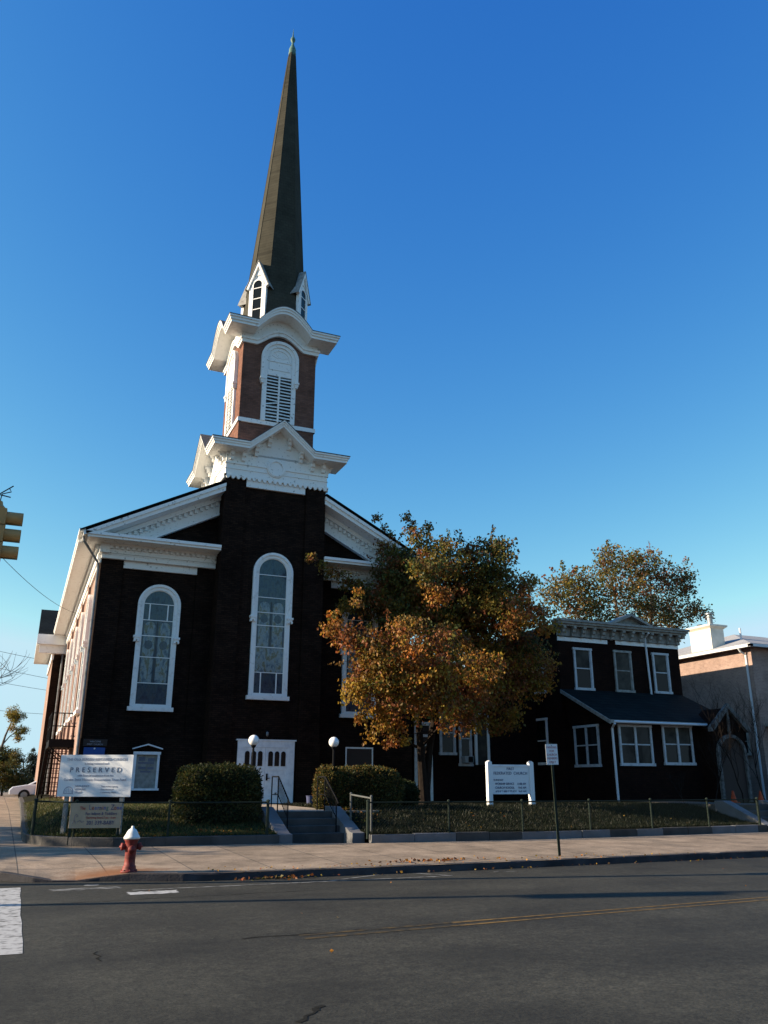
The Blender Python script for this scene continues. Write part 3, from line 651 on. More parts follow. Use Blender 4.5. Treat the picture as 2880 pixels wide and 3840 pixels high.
g = MB(); g.box(21.72,24.46,30.965,31.01,7.68,7.86); g.box(24.93,28.64,30.965,31.01,7.70,7.88); g.build('fascia_board', wp, rect)
def sash_window(parent, M, x0, x1, z0, z1, y=0, fr=.09, curtain=.5, mull=False, fm=None):
    g = MB(M); g.box(x0,x0+fr,y-.07,y+.02,z0,z1); g.box(x1-fr,x1,y-.07,y+.02,z0,z1); g.box(x0-.03,x1+.03,y-.08,y+.02,z1-fr,z1+.01); g.box(x0-.04,x1+.04,y-.10,y+.02,z0-.06,z0+.05)
    if mull: xm = (x0+x1)/2; g.box(xm-.05,xm+.05,y-.065,y+.02,z0+.05,z1-fr)
    f = g.build('window', fm or wp, parent)
    g = MB(M); g.box(x0+fr,x1-fr,y-.012,y-.004,z0+.05,z1-fr); g.build('pane', M_['pane_dark'], f)
    zm = (z0+z1)/2
    g = MB(M); g.box(x0+fr,x1-fr,y-.045,y-.012,zm-.025,zm+.025)
    for a in ([x0+fr, x1-fr-.035] if not mull else []): g.box(a,a+.035,y-.04,y-.012,z0+.05,z1-fr)
    g.build('sash_bar', fm or wp, f)
    if curtain:
        g = MB(M); g.box(x0+fr+.04,x1-fr-.04,y-.018,y-.0125,zm+.03 if curtain < .6 else z0+.1,z1-fr-.02); g.build('curtain', M_['curtain'], f)
    return f
RF = face(0, 31, 0)
sash_window(rect, RF, 22.51,23.5,5.57,7.40, fm=M_['white_shaded']); sash_window(rect, RF, 24.75,25.75,5.57,7.42, curtain=.9, fm=tg); sash_window(rect, RF, 27.0,27.95,5.6,7.44, fm=M_['white_shaded'])
RL = face(21.75, 0, -90)
sash_window(rect, RL, -33.25,-32.2,2.38,4.35, curtain=0); sash_window(rect, RL, -33.2,-32.2,5.5,6.6, curtain=.9)
g = MB(); g.tube([(26.62,30.6,8.3),(26.64,30.93,8.1),(26.72,30.93,5.45)], .05, 8); g.build('downspout', M_['white_pipe'], rect)
# porch
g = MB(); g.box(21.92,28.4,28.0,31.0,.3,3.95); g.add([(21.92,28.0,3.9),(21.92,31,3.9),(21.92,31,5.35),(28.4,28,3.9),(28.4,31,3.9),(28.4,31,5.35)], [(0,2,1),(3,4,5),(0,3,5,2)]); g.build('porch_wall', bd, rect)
g = MB(); V = [(21.70,27.70,3.93),(28.6,27.70,3.93),(28.6,31.0,5.46),(21.70,31.0,5.46)]
g.add(V+[(x,y,z+.07) for x,y,z in V], [(3,2,1,0),(4,5,6,7),(0,1,5,4),(1,2,6,5),(2,3,7,6),(3,0,4,7)]); g.build('porch_roof', M_['shingle_dark'], rect)
g = MB(); V = [(21.66,27.66,3.82),(21.70,27.66,3.82),(21.70,30.95,5.34),(21.66,30.95,5.34)]
g.add(V+[(x,y,z+.16) for x,y,z in V], [(3,2,1,0),(4,5,6,7),(0,1,5,4),(1,2,6,5),(2,3,7,6),(3,0,4,7)])
g.box(21.70,28.6,27.64,27.72,3.86,3.99); g.build('porch_trim', tg, rect)
PF = face(0, 28, 0)
sash_window(rect, PF, 22.28,23.95,2.28,3.84, curtain=0, mull=True, fm=M_['white_shaded']); sash_window(rect, PF, 24.52,26.09,2.33,3.88, curtain=.4, mull=True, fm=M_['white_shaded'])
sash_window(rect, face(21.92,0,-90), -30.43,-28.75,2.25,3.88, curtain=0, mull=True, fm=M_['white_shaded'])
g = MB(); g.tube([(21.86,27.62,3.85),(21.95,27.92,3.68),(21.98,27.93,.78)], .05, 8); g.tube([(21.84,27.64,3.92),(28.5,27.60,3.90)], .05, 8); g.build('downspout', M_['white_pipe'], rect)
# arched entrance at the right end of the porch
g = MB(); g.box(26.55,28.30,27.25,28.0,.3,3.75); g.prism([(26.45,3.75),(28.40,3.75),(27.42,4.62)], 27.22, 28.6); g.build('entrance_wall', bd, rect)
g = MB(); y = 27.25
g.prism([(27.42,4.80),(26.32,3.80),(26.30,3.62),(26.46,3.62),(27.42,4.56)], y-.18, y-.02); g.prism([(27.42,4.56),(28.38,3.62),(28.54,3.62),(28.52,3.80),(27.42,4.80)], y-.18, y-.02)
g.ring(arch(27.42,.80,.8,3.52), arch(27.42,.66,.8,3.38), y-.12, y, closed=False); g.box(27.37,27.47,y-.11,y-.02,3.5,4.5)
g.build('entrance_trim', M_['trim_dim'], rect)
g = MB(); g.prism(arch(27.42,.66,.8,3.38)[::-1], y-.03, y-.004); g.build('door', M_['board_brown'], rect)

# ================================================================ wing between church and rectory
wing = thing('brick_wing', (18, 33, .8), 'low dark brick wing behind the maple, joining the church to the rectory', 'building')
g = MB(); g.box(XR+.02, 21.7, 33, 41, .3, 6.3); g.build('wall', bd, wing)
g = MB(); g.box(XR+.03, 21.72, 32.8, 41.2, 6.3, 6.5); g.build('roof', M_['roof_metal'], wing)
WF = face(0, 33, 0)
f = sash_window(wing, WF, 16.68,17.45,2.75,4.5, curtain=0, fm=M_['white_shaded']); sash_window(wing, WF, 17.62,18.25,2.3,4.5, curtain=0, fm=M_['white_shaded'])
g = MB(WF); g.box(18.40,18.52,-.08,.02,2.3,4.5); g.box(19.02,19.14,-.08,.02,2.3,4.5); g.box(18.40,19.14,-.08,.02,4.4,4.5)
f = g.build('window', wp, wing); g = MB(WF); g.box(18.52,19.02,-.04,-.004,2.3,4.4); g.build('boarded_pane', M_['curtain'], f)
g = MB(WF); g.box(15.44,15.58,-.09,.02,.8,4.0); g.box(16.16,16.30,-.09,.02,.8,4.0); g.box(15.44,16.30,-.09,.02,3.9,4.05)
f = g.build('door_frame', wp, wing)
g = MB(WF); g.box(15.58,16.16,-.05,-.004,.8,3.9); g.build('door', M_['board_brown'], f)
for z0_ in (3.05,3.42): g = MB(WF); g.box(15.66,16.08,-.07,-.05,z0_,z0_+.11); g.build('door_rail', wp, f)
ac = thing('air_conditioner', (17.93, 32.8, 2.3), 'grey window air conditioner on the sill of the brick wing behind the maple', 'air conditioner')
g = MB(); g.box(17.72,18.14,32.62,32.92,2.37,2.66); g.build('casing', M_['ac_grey'], ac, bevel=.015)
g = MB(); g.box(17.88,18.10,32.605,32.618,2.40,2.63); g.build('grille', M_['black_iron'], ac)

# ================================================================ neighbour with hip roof
XP = 32.5
nb = thing('pale_house', (34, 31, .8), 'pale pink stucco house with a grey hip roof and chunky cream chimney', 'house')
g = MB(); g.box(XP, 45, 30.2, 42, .3, 7.95); g.build('wall', M_['brick_salmon'], nb)
g = MB(); e = .38; z0, z1, zt = 7.98, 8.08, 9.85
a_ = [(XP-e,30.2-e),(45+e,30.2-e),(45+e,42+e),(XP-e,42+e)]; rg = [(XP+5.0,35.1),(XP+5.0,37.0)]
rg = [(XP+5.2,36.1),(45-5.2,36.1)]
V = [(x,y,z0) for x,y in a_]+[(x,y,z1) for x,y in a_]+[(x,y,zt) for x,y in rg]
g.add(V, [(3,2,1,0),(0,1,5,4),(1,2,6,5),(2,3,7,6),(3,0,4,7),(4,5,9,8),(6,7,8,9),(5,6,9),(7,4,8)]); g.build('roof', M_['shingle_grey'], nb)
g = MB()
for i in range(4):
    a, b = a_[i], a_[(i+1)%4]; g.box(min(a[0],b[0])-.09, max(a[0],b[0])+.09, min(a[1],b[1])-.09, max(a[1],b[1])+.09, z0-.07-.002*i, z0+.05+.002*i) if i in (0,3) else None
g.build('gutter', M_['white_pipe'], nb)
g = MB(); g.tube([(XP-.42,30.55,7.9),(XP-.30,30.55,7.75),(XP-.05,30.5,7.6),(XP-.05,30.5,.6)], .055, 8); g.build('downspout', M_['white_pipe'], nb)
g = MB(); g.box(XP+.05,XP+.95,32.7,34.2,7.6,9.30); V = []
for q, z in ((0,9.30),(.16,9.42),(.16,9.50),(.10,9.52)): V += [(XP+.05-q,32.7-q,z),(XP+.95+q,32.7-q,z),(XP+.95+q,34.2+q,z),(XP+.05-q,34.2+q,z)]
g.add(V, [(i*4+k,i*4+(k+1)%4,i*4+4+(k+1)%4,i*4+4+k) for i in range(3) for k in range(4)]+[(12,13,14,15)]); ch = g.build('chimney', M_['cream_stucco'], nb)
g = MB(); g.lathe([(.14,9.5),(.14,9.95),(.2,9.97),(.2,10.0),(.12,10.02),(.12,10.1),(.22,10.12),(.22,10.18),(.1,10.22)], (XP+.5,33.1,0), 14); g.lathe([(.12,9.5),(.12,9.62),(.16,9.64),(.1,9.7)], (XP+.45,33.8,0), 12); g.build('flue_cap', M_['galvanised'], ch)
g = MB(); g.tube([(XP+1.7,32.3,8.6),(XP+1.7,32.3,9.35)], .05, 8); g.build('vent_pipe', M_['white_pipe'], nb)
sash_window(nb, face(0,30.2,0), 32.95,33.9,2.1,4.0, curtain=0); sash_window(nb, face(XP,0,-90), -31.9,-31.0,2.9,4.1, curtain=0, fm=tg)
g = MB(); g.prism([(32.75,4.15),(34.3,4.15),(34.3,4.25),(32.75,4.25)], 29.3, 30.2); g.box(32.75,34.3,29.3,29.34,4.0,4.16); g.build('awning', tg, nb)

# ================================================================ steps and landings
def flight(name, xa, xb, ya, z_a, z_b, n, label, mtr, tread=.33):
    st = thing(name, ((xa+xb)/2, ya, z_a), label, 'steps')
    rise = (z_b-z_a)/n
    for k in range(n):
        g = MB(); g.box(xa, xb, ya+k*tread, ya+(k+1)*tread+.02 if k < n-1 else ya+n*tread+.3, z_a-.15, z_a+(k+1)*rise-.0); 
        if k: g.v = [Vector((v.x, v.y, v.z if v.z > z_a-.1 else z_a+k*rise-.02)) for v in g.v]
        g.build('step', mtr, st, bevel=.012)
    for x0, x1 in ((xa-.36, xa-.003), (xb+.003, xb+.36)):
        g = MB(); yy0, yy1 = ya-.62, ya+n*tread+.1
        P = [(yy0,z_a-.15),(yy0,z_a+.20),(yy0+.25,z_a+.22),(yy1-.15,z_b+.12),(yy1+.25,z_b+.12),(yy1+.25,z_a-.15)]
        nn = len(P); g.add([(x0,y,z) for y,z in P]+[(x1,y,z) for y,z in P], [list(range(nn-1,-1,-1)), list(range(nn,2*nn))]+[(i,(i+1)%nn,nn+(i+1)%nn,nn+i) for i in range(nn)])
        g.build('side_wall', M_['stone_block'], st, bevel=.015)
    return st
flight('entrance_steps', 6.66, 8.28, 22.15, .115, .80, 4, 'worn concrete entrance steps between the two hedges, up to the white church door', M_['concrete_old'])
g = MB(); g.add([(6.3,23.40,.802),(8.62,23.40,.802),(9.9,26,.806),(9.9,31.0,.81),(6.3,31.0,.81)], [(0,1,2,3,4)]); g.box(6.3,9.9,23.6,31.2,.3,.79); struct(g.build('path', M_['landing']))
flight('garden_steps', 22.75, 24.3, 21.6, .1, .88, 4, 'concrete garden steps at the right edge, leading up towards the pale house', M_['concrete_old'])
g = MB(); g.box(22.4,24.6,23.0,30,.3,.882); struct(g.build('path', M_['concrete_old']))
# handrails of the church steps
for x in (6.78, 8.16):
    hr = thing('handrail', (x, 22.3, .2), 'black iron handrail along the %s side of the church entrance steps' % ('left' if x < 7 else 'right'), 'handrail', 'iron handrails of the church steps')
    g = MB(); top = [(x,22.30,1.02),(x,22.45,1.14),(x,23.45,1.72),(x,24.1,1.72)]
    g.tube(top, .020, 8); g.tube([(x,22.45,.66),(x,23.45,1.24),(x,24.1,1.24)], .012, 6); g.build('rail', M_['black_iron'], hr)
    for y, zb, zt in ((22.45,.28,1.14),(23.45,.8,1.72),(24.1,.8,1.72)): g = MB(); g.tube([(x,y,zb),(x,y,zt)], .018, 8); g.build('post', M_['black_iron'], hr)
    g = MB()
    for k in range(1,9): y = 22.45+k*.111; g.tube([(x,y,.66+.58*(y-22.45)),(x,y,1.14+.58*(y-22.45))], .008, 5)
    g.build('balusters', M_['black_iron'], hr)
# garden kerbs
def kerbwall(pts, name, label, blocks):
    root = thing(name, (pts[0][0], pts[0][1], .1), label, 'kerb wall')
    pts = dense(pts, .9 if blocks else .5); r = random.Random(8); base = MB(); V = []
    g = [MB(), MB()]
    for i, (a, b) in enumerate(zip(pts, pts[1:])):
        dx, dy = b[0]-a[0], b[1]-a[1]; L = math.hypot(dx,dy); nx, ny = -dy/L, dx/L
        h = .20+(r.uniform(-.012,.012) if blocks else 0); gap = .006
        pa = (a[0]+dx/L*gap, a[1]+dy/L*gap); pb = (b[0]-dx/L*gap, b[1]-dy/L*gap)
        if not blocks: pa, pb = a, b
        jj = r.uniform(-.012,.012) if blocks else 0
        P = [(pa[0]-nx*(.0+jj),pa[1]-ny*(.0+jj)),(pb[0]-nx*(.0+jj),pb[1]-ny*(.0+jj)),(pb[0]+nx*.2,pb[1]+ny*.2),(pa[0]+nx*.2,pa[1]+ny*.2)]
        zs = [SW(p[1]) for p in P]; m = g[1] if blocks and r.random() < .38 else g[0]
        m.add([(p[0],p[1],z-.06) for p,z in zip(P,zs)]+[(p[0],p[1],z+h) for p,z in zip(P,zs)], [(3,2,1,0),(4,5,6,7),(0,1,5,4),(1,2,6,5),(2,3,7,6),(3,0,4,7)])
    g[0].build('kerb_run' if not blocks else 'dark_blocks', M_['concrete_old'], root, bevel=.01)
    if g[1].v: g[1].build('pale_blocks', M_['stone_block'], root, bevel=.01)
kerbwall([q for q in Q_[9:]][::-1], 'kerb_wall', 'low grey concrete kerb around the lawn left of the entrance steps, curving at the street corner', False)
kerbwall([q for q in Q_[:9] if q[0] <= 22][::-1]+[(22.35,21.05)], 'kerb_wall', 'low kerb of alternating pale and dark stone blocks in front of the lawn under the maple', True)

# ================================================================ chain-link fences
def fence(path, label, hgt=.79, post_at=None, pitch=.085):
    root = thing('chain_link_fence', (path[0][0], path[0][1], .3), label, 'fence')
    P = dense(path, 2.3) if not post_at else path
    base = lambda p: SW(gardenY(p[0]))+.19
    for i, p in enumerate(P):
        thick = .028 if i not in (0, len(P)-1) else .04
        g = MB(); b = base(p); g.tube([(p[0],p[1],b-.1),(p[0],p[1],b+hgt+.03)], thick, 8); g.lathe([(thick+.01,0),(thick+.012,.03),(.01,.05)], (p[0],p[1],b+hgt+.02), 8); g.build('post', M_['green_post'], root)
    g = MB(); g.tube([(p[0],p[1],base(p)+hgt) for p in P], .02, 6); g.build('top_rail', M_['fence_green'], root)
    g = MB(); wr = .0022
    for a, b in zip(P, P[1:]):
        L = math.hypot(b[0]-a[0], b[1]-a[1]); za, zb = base(a), base(b); n = int((L+hgt)/pitch)
        for s in (1,-1):
            for k in range(-int(hgt/pitch), int(L/pitch)):
                u0 = k*pitch; u1 = u0+hgt; t0 = max(0, -u0); t1 = min(hgt, L-u0)
                if t1 <= t0: continue
                q = []
                for t in (t0, t1):
                    u = u0+t; f = u/L; q.append(Vector((a[0]+(b[0]-a[0])*f, a[1]+(b[1]-a[1])*f, (za+(zb-za)*f)+(t if s > 0 else hgt-t))))
                d = Vector((a[1]-b[1], b[0]-a[0], 0)).normalized()*wr; e = Vector((0,0,wr*1.4))
                g.add([q[0]-d, q[0]+d, q[0]+e, q[1]-d, q[1]+d, q[1]+e], [(0,1,4,3),(1,2,5,4),(2,0,3,5)])
    g.build('mesh', M_['fence_green'], root); return root
fence([(.52,23.05),(1.42,22.22),(3.55,21.72),(6.0,21.62)], 'green chain-link fence along the left lawn, behind the white notice signs', post_at=1)
fence([(8.55,21.12),(10.85,20.98),(13.1,20.88),(15.4,20.92),(17.7,21.0),(20.0,21.1),(22.2,21.2)], 'green chain-link fence along the shaded lawn under the maple, right of the steps', post_at=1)
rl = thing('pipe_railing', (8.4, 22.0, .3), 'short sloping pipe railing with two posts at the right side of the entrance steps', 'railing')
g = MB(); g.tube([(8.60,22.5,1.25),(8.78,21.45,1.17)], .024, 8); g.build('rail', M_['rail_grey'], rl)
for p in ((8.60,22.5,.3,1.27),(8.78,21.45,.2,1.21)): g = MB(); g.tube([(p[0],p[1],p[2]),(p[0],p[1],p[3])], .03, 8); g.lathe([(.038,0),(.038,.03),(.012,.055)], (p[0],p[1],p[3]-.01), 8); g.build('post', M_['rail_grey'], rl)
g = MB()
for k in range(1,12): t = k/12; g.tube([(8.60+.18*t,22.5-1.05*t,.5-.2*t),(8.60+.18*t,22.5-1.05*t,1.25-.08*t)], .003, 4)
g.build('mesh', M_['fence_green'], rl)

# ================================================================ lettering
def text(body, size, M, mtl, parent, name='lettering', align='CENTER', sx=1.0, depth=.003):
    cu = bpy.data.curves.new(name, 'FONT'); cu.body = body; cu.size = size; cu.align_x = align; cu.extrude = depth; cu.space_character = 1.05
    to = bpy.data.objects.new(name, cu); COL.objects.link(to)
    me = bpy.data.meshes.new_from_object(to.evaluated_get(bpy.context.evaluated_depsgraph_get()))
    bpy.data.objects.remove(to); bpy.data.curves.remove(cu)
    T = Matrix.Translation(-parent.matrix_world.translation) @ M @ Matrix.Rotation(R(90), 4, 'X') @ Matrix.Diagonal((sx,1,1,1))
    me.transform(T); me.materials.clear(); me.materials.append(mtl); me.name = name
    o = bpy.data.objects.new(name, me); COL.objects.link(o); o.parent = parent; o.matrix_world = Matrix.Translation(parent.matrix_world.translation)
    return o
def at(M, x, z, y=-.006): return M @ Matrix.Translation((x, y, z))
# ---- large white board
sb = Matrix.Translation((1.80, 22.55, 0)) @ Matrix.Rotation(R(-30), 4, 'Z')
sg = thing('notice_board', (1.80, 22.55, .3), 'large white board reading PRESERVED on two posts behind the corner fence', 'sign')
g = MB(sb); HW = .955; g.box(-HW,HW,0,.03,1.22,2.215); bo = g.build('board', M_['board_white'], sg, bevel=.004)
for x in (-.72,.72): g = MB(sb); g.box(x-.045,x+.045,.032,.12,.2,2.1); g.build('post', M_['trim_grey'], sg)
for body, z, sz, mm, sx in (('THE OLD BERGEN REFORMED CHURCH', 2.075, .092, 'ink_grey', .92), ('is being restored and', 1.985, .07, 'ink_grey', 1), ('P R E S E R V E D', 1.80, .165, 'ink_dark', 1.08), ('with financial assistance from the', 1.70, .066, 'ink_grey', 1), ('Garden State Historic Preservation Trust Fund', 1.595, .085, 'ink_grey', .95)):
    text(body, sz, at(sb, 0, z), M_[mm], bo, sx=sx)
for i, b in enumerate(('NEW JERSEY','HISTORIC','TRUST')): text(b, .065, at(sb, -.50, 1.45-.075*i), M_['ink_grey'], bo, align='LEFT')
for i, b in enumerate(('State of New Jersey','Department of','Community Affairs')): text(b, .05, at(sb, .18, 1.45-.07*i), M_['ink_grey'], bo, align='LEFT')
g = MB(sb); g.ring(arch(-.66,.125,1.30,1.46), arch(-.66,.105,1.31,1.44), -.006, -.001, closed=False); g.box(-.79,-.53,-.006,-.001,1.285,1.305)
for k in range(5): g.box(-.745+k*.042,-.737+k*.042,-.006,-.001,1.31,1.38+.02*(2-abs(k-2)))
g.build('emblem', M_['ink_grey'], bo)
# ---- daycare board
lz = thing('daycare_sign', (1.86, 21.95, .3), 'tan board with The Learning Zone in coloured letters, below the white board', 'sign')
lm = Matrix.Translation((1.86, 22.03, 0)) @ Matrix.Rotation(R(-10), 4, 'Z')
g = MB(lm); g.box(-.59,.59,0,.025,.52,1.085); bo = g.build('board', M_['board_tan'], lz, bevel=.004)
for x in (-.55,.55): g = MB(lm); g.box(x-.03,x+.03,.027,.07,.15,1.05); g.build('post', M_['green_post'], lz)
xx = -.37
for chs, mm, sz in (('The','ink_red',0.107),(' ','ink_red',0.082),('L','ink_dark',0.172),('e','ink_red',0.139),('a','ink_blue',0.139),('r','ink_blue',0.139),('n','ink_navy',0.139),('i','ink_red',0.139),('n','ink_blue',0.139),('g','ink_green',0.139),(' ','ink_red',0.131),('Z','ink_navy',0.172),('o','ink_red',0.139),('n','ink_blue',0.139),('e','ink_blue',0.139)):
    if chs.strip(): text(chs, sz, at(lm, xx, .935), M_[mm], bo, align='LEFT', sx=.74)
    xx += {'The':.165,' ':.035,'L':.072,'i':.032,'r':.047,'Z':.076}.get(chs,.064)
text('For Infants & Toddlers', .095, at(lm, .13, .815), M_['ink_navy'], bo, sx=.78); text('Operating hours 7 am - 6 pm', .07, at(lm, .13, .735), M_['ink_red'], bo, sx=.78); text('201 339-BABY', .125, at(lm, .13, .60), M_['ink_navy'], bo, sx=.82)
g = MB(lm)
for pts in (((-.52,.62),(-.47,.70),(-.43,.63)),((-.47,.70),(-.47,.80),(-.43,.84),(-.40,.80),(-.43,.77)),((-.40,.66),(-.34,.70),(-.30,.65),(-.25,.68))):
    g.tube([(x,-.004,z) for x,z in pts], .006, 5)
g.build('doodle', M_['ink_dark'], bo)
# ---- church service board
fs = thing('church_sign', (15.59, 25.5, .8), 'white two-post church sign listing Sunday services, on the dark lawn', 'sign')
fm_ = Matrix.Translation((15.59, 25.5, 0))
for x in (-.83,.83): g = MB(fm_); g.box(x-.085,x+.085,-.06,.10,.5,2.24); g.prism([(x-.085,2.24),(x+.085,2.24),(x,2.29)], -.06, .10); g.build('post', M_['board_white'], fs, bevel=.008)
g = MB(fm_); g.box(-.745,.745,-.01,.05,1.20,2.16); bo = g.build('board', M_['board_white'], fs)
g = MB(fm_); g.box(-.745,.745,-.03,-.01,2.10,2.16); g.box(-.745,.745,-.03,-.01,1.20,1.26); g.box(-.72,.70,-.016,-.01,1.735,1.742); g.box(.69,.70,-.016,-.01,1.26,1.735); g.build('trim', M_['white_door'], bo)
text('FIRST', .12, at(fm_,0,1.985,-.016), M_['ink_navy'], bo); text('FEDERATED  CHURCH', .135, at(fm_,0,1.835,-.016), M_['ink_navy'], bo, sx=.95)
text('SUNDAY', .095, at(fm_,-.68,1.625,-.016), M_['ink_navy'], bo, align='LEFT')
for i, (a, b) in enumerate((('WORSHIP SERVICE','11:00 AM'),('CHURCH SCHOOL','9:45 AM'),('ADULT BIBLE STUDY','9:45 AM'))):
    text(a, .105, at(fm_,-.62,1.50-.125*i,-.016), M_['ink_navy'], bo, align='LEFT', sx=.82); text(b, .105, at(fm_,.60,1.50-.125*i,-.016), M_['ink_navy'], bo, align='RIGHT', sx=.82)
# ---- kerbside parking sign
ps = thing('parking_sign', (11.47, 16.8, 0), 'small white parking sign on a thin steel pole at the kerb', 'sign')
pm = Matrix.Translation((11.47,16.8,0)) @ Matrix.Rotation(R(-1.5), 4, 'Y') @ Matrix.Rotation(R(-6), 4, 'Z')
g = MB(pm); g.box(-.028,.028,-.008,.008,0,2.47); g.box(-.028,-.020,-.008,.02,0,2.47); g.box(.020,.028,-.008,.02,0,2.47); g.build('pole', M_['green_post'], ps)
g = MB(pm); g.box(-.152,.152,-.014,-.010,1.98,2.44); bo = g.build('plate', M_['board_white'], ps)
for i, b in enumerate(('PARKING','FOR','CHURCH','MEMBERS','ONLY')): text(b, .066, at(pm,0,2.345-.082*i,-.016), M_['ink_red'], bo, sx=.92, depth=.001)
g = MB(pm)
for z in (2.405, 2.015): g.lathe([(.012,0),(.012,.006)], (0,-.022,z), 8, axis='y')
g.build('bolt', M_['galvanised'], bo)
# ---- glazed notice case, small wall signs, lamp over the door
nc = thing('notice_case', (4.25, 31.9, 1.3), 'white framed glass notice case with a little pediment on the dark church wall', 'notice case')
F0 = face(0, DF-.05, 0); g = MB(F0)
g.box(3.80,3.88,-.12,-.001,1.33,2.58); g.box(4.62,4.70,-.12,-.001,1.33,2.58); g.box(3.77,4.73,-.13,-.001,2.50,2.60); g.box(3.76,4.74,-.16,-.001,1.27,1.34); g.build('frame', M_['white_door'], nc)
g = MB(F0); g.prism([(3.72,2.68),(4.25,2.83),(4.78,2.68),(4.78,2.72),(4.25,2.875),(3.72,2.72)], -.18, -.001); g.build('pediment', M_['white_door'], nc)
g = MB(F0); g.box(3.88,4.62,-.03,-.001,1.34,2.50); bo = g.build('backing', M_['trim_grey'], nc)
g = MB(F0)
for x0,x1,z0,z1 in ((3.98,4.20,2.28,2.42),(4.30,4.54,2.26,2.38),(3.96,4.52,2.18,2.24),(3.98,4.24,2.0,2.08),(4.30,4.52,1.99,2.07),(4.06,4.42,1.88,1.94)): g.box(x0,x1,-.036,-.031,z0,z1)
g.build('poster_lines', M_['ink_dark'], bo)
ws = thing('wall_sign', (2.42, 31.85, 2.2), 'dark blue panel sign on the church wall above the white board', 'sign')
g = MB(F0); g.box(2.06,2.78,-.05,-.001,2.0,2.72); bo = g.build('panel', M_['board_blue'], ws, bevel=.01)
g = MB(F0); n=10; g.prism([(2.42+.03*math.cos(-2*math.pi*i/n), 2.68+.03*math.sin(-2*math.pi*i/n)) for i in range(n)], -.056, -.051); g.build('emblem', M_['board_white'], bo)
w2 = thing('name_plaque', (2.42, 31.85, 2.8), 'small dark name plaque with faded white lettering above the blue panel', 'plaque')
g = MB(F0); g.box(2.02,2.83,-.06,-.001,2.76,3.0); bo = g.build('panel', M_['board_brown'], w2, bevel=.01)
text('WELCOME', .075, at(F0,2.42,2.895,-.062), M_['ink_grey'], bo); text('FIRST CHURCH', .075, at(F0,2.42,2.80,-.062), M_['ink_grey'], bo)
wl = thing('wall_lamp', (8.45, 31.0, 3.28), 'small caged lamp fixed above the white church door', 'lamp')
g = MB(); g.box(8.40,8.50,DT+.03,DT+.10,3.36,3.42); g.build('bracket', M_['black_iron'], wl)
g = MB(); g.smooth = True; g.lathe([(.02,3.36),(.05,3.34),(.055,3.25),(.04,3.20),(.01,3.19)], (8.45,DT,0), 12); g.build('lamp_glass', M_['pipe_grey'], wl)
# ---- bin
bn = thing('bin', (9.72, 29.5, .805), 'small dark bin standing right of the white church door', 'bin')
g = MB(); g.lathe([(.10,.806),(.115,.82),(.14,1.08),(.15,1.09),(.15,1.11),(.125,1.11),(.10,.84)], (9.72,29.5,0), 16); g.build('bucket', M_['ink_navy'], bn)
# ---- globe lamps
for i, (x, y) in enumerate(((6.27,24.45),(8.78,24.5))):
    lp_ = thing('lamp_post', (x,y,.8), 'white globe lamp on a thin black post, %s' % ('in front of the church door' if i == 0 else 'above the right-hand hedge'), 'lamp', 'globe lamps beside the entrance steps')
    g = MB(); g.tube([(x,y,.6),(x,y,2.55)], .032, 10); g.lathe([(.07,.8),(.07,.83),(.04,.87)], (x,y,0), 12); g.build('pole', M_['black_iron'], lp_)
    g = MB(); g.lathe([(.035,2.52),(.075,2.57),(.08,2.61)], (x,y,0), 14); g.build('holder', M_['black_iron'], lp_)
    g = MB(); g.smooth = True; rr_ = .155; g.lathe([(max(.003,rr_*math.sin(math.pi*k/14)), 2.735-rr_*math.cos(math.pi*k/14)) for k in range(15)], (x,y,0), 24); g.build('globe', M_['globe'], lp_)

# ================================================================ hydrant
hx_, hy_ = 2.11, 16.86
hy = thing('fire_hydrant', (hx_,hy_,0), 'red fire hydrant with a white bonnet on the corner of the pavement', 'fire hydrant')
g = MB(); g.smooth = True
g.lathe([(.15,0),(.15,.035),(.135,.04),(.125,.06),(.118,.09),(.118,.115),(.100,.125),(.095,.20),(.098,.34),(.108,.40),(.112,.46),(.110,.53),(.13,.55),(.13,.585)], (hx_,hy_,0), 28); g.build('barrel', M_['hydrant_red'], hy)
g = MB(); g.smooth = True
g.lathe([(.145,.575),(.15,.60),(.135,.625),(.118,.65),(.10,.69),(.07,.735),(.03,.76),(.024,.79),(.02,.80)], (hx_,hy_,0), 28); g.build('bonnet', M_['hydrant_white'], hy)
for s in (-1,1):
    g = MB(); g.smooth = True; pr = [(.055,s*.08),(.052,s*.13),(.066,s*.14),(.066,s*.175),(.05,s*.185),(.02,s*.19),(.018,s*.21)]
    if s < 0: pr = pr[::-1]
    g.lathe(pr, (hx_,hy_,.445), 14, axis='x'); g.build('nozzle', M_['hydrant_red'], hy)
g = MB(); g.smooth = True; g.lathe([(.02,-.175),(.03,-.165),(.065,-.16),(.07,-.13),(.06,-.12),(.058,-.06)], (hx_,hy_,.40), 16, axis='y'); g.build('front_nozzle', M_['hydrant_red'], hy)
g = MB()
for k in range(8): a = k*math.pi/4; g.lathe([(.012,.04),(.012,.055)], (hx_+.135*math.cos(a),hy_+.135*math.sin(a),0), 6)
g.build('bolt', M_['hydrant_red'], hy)

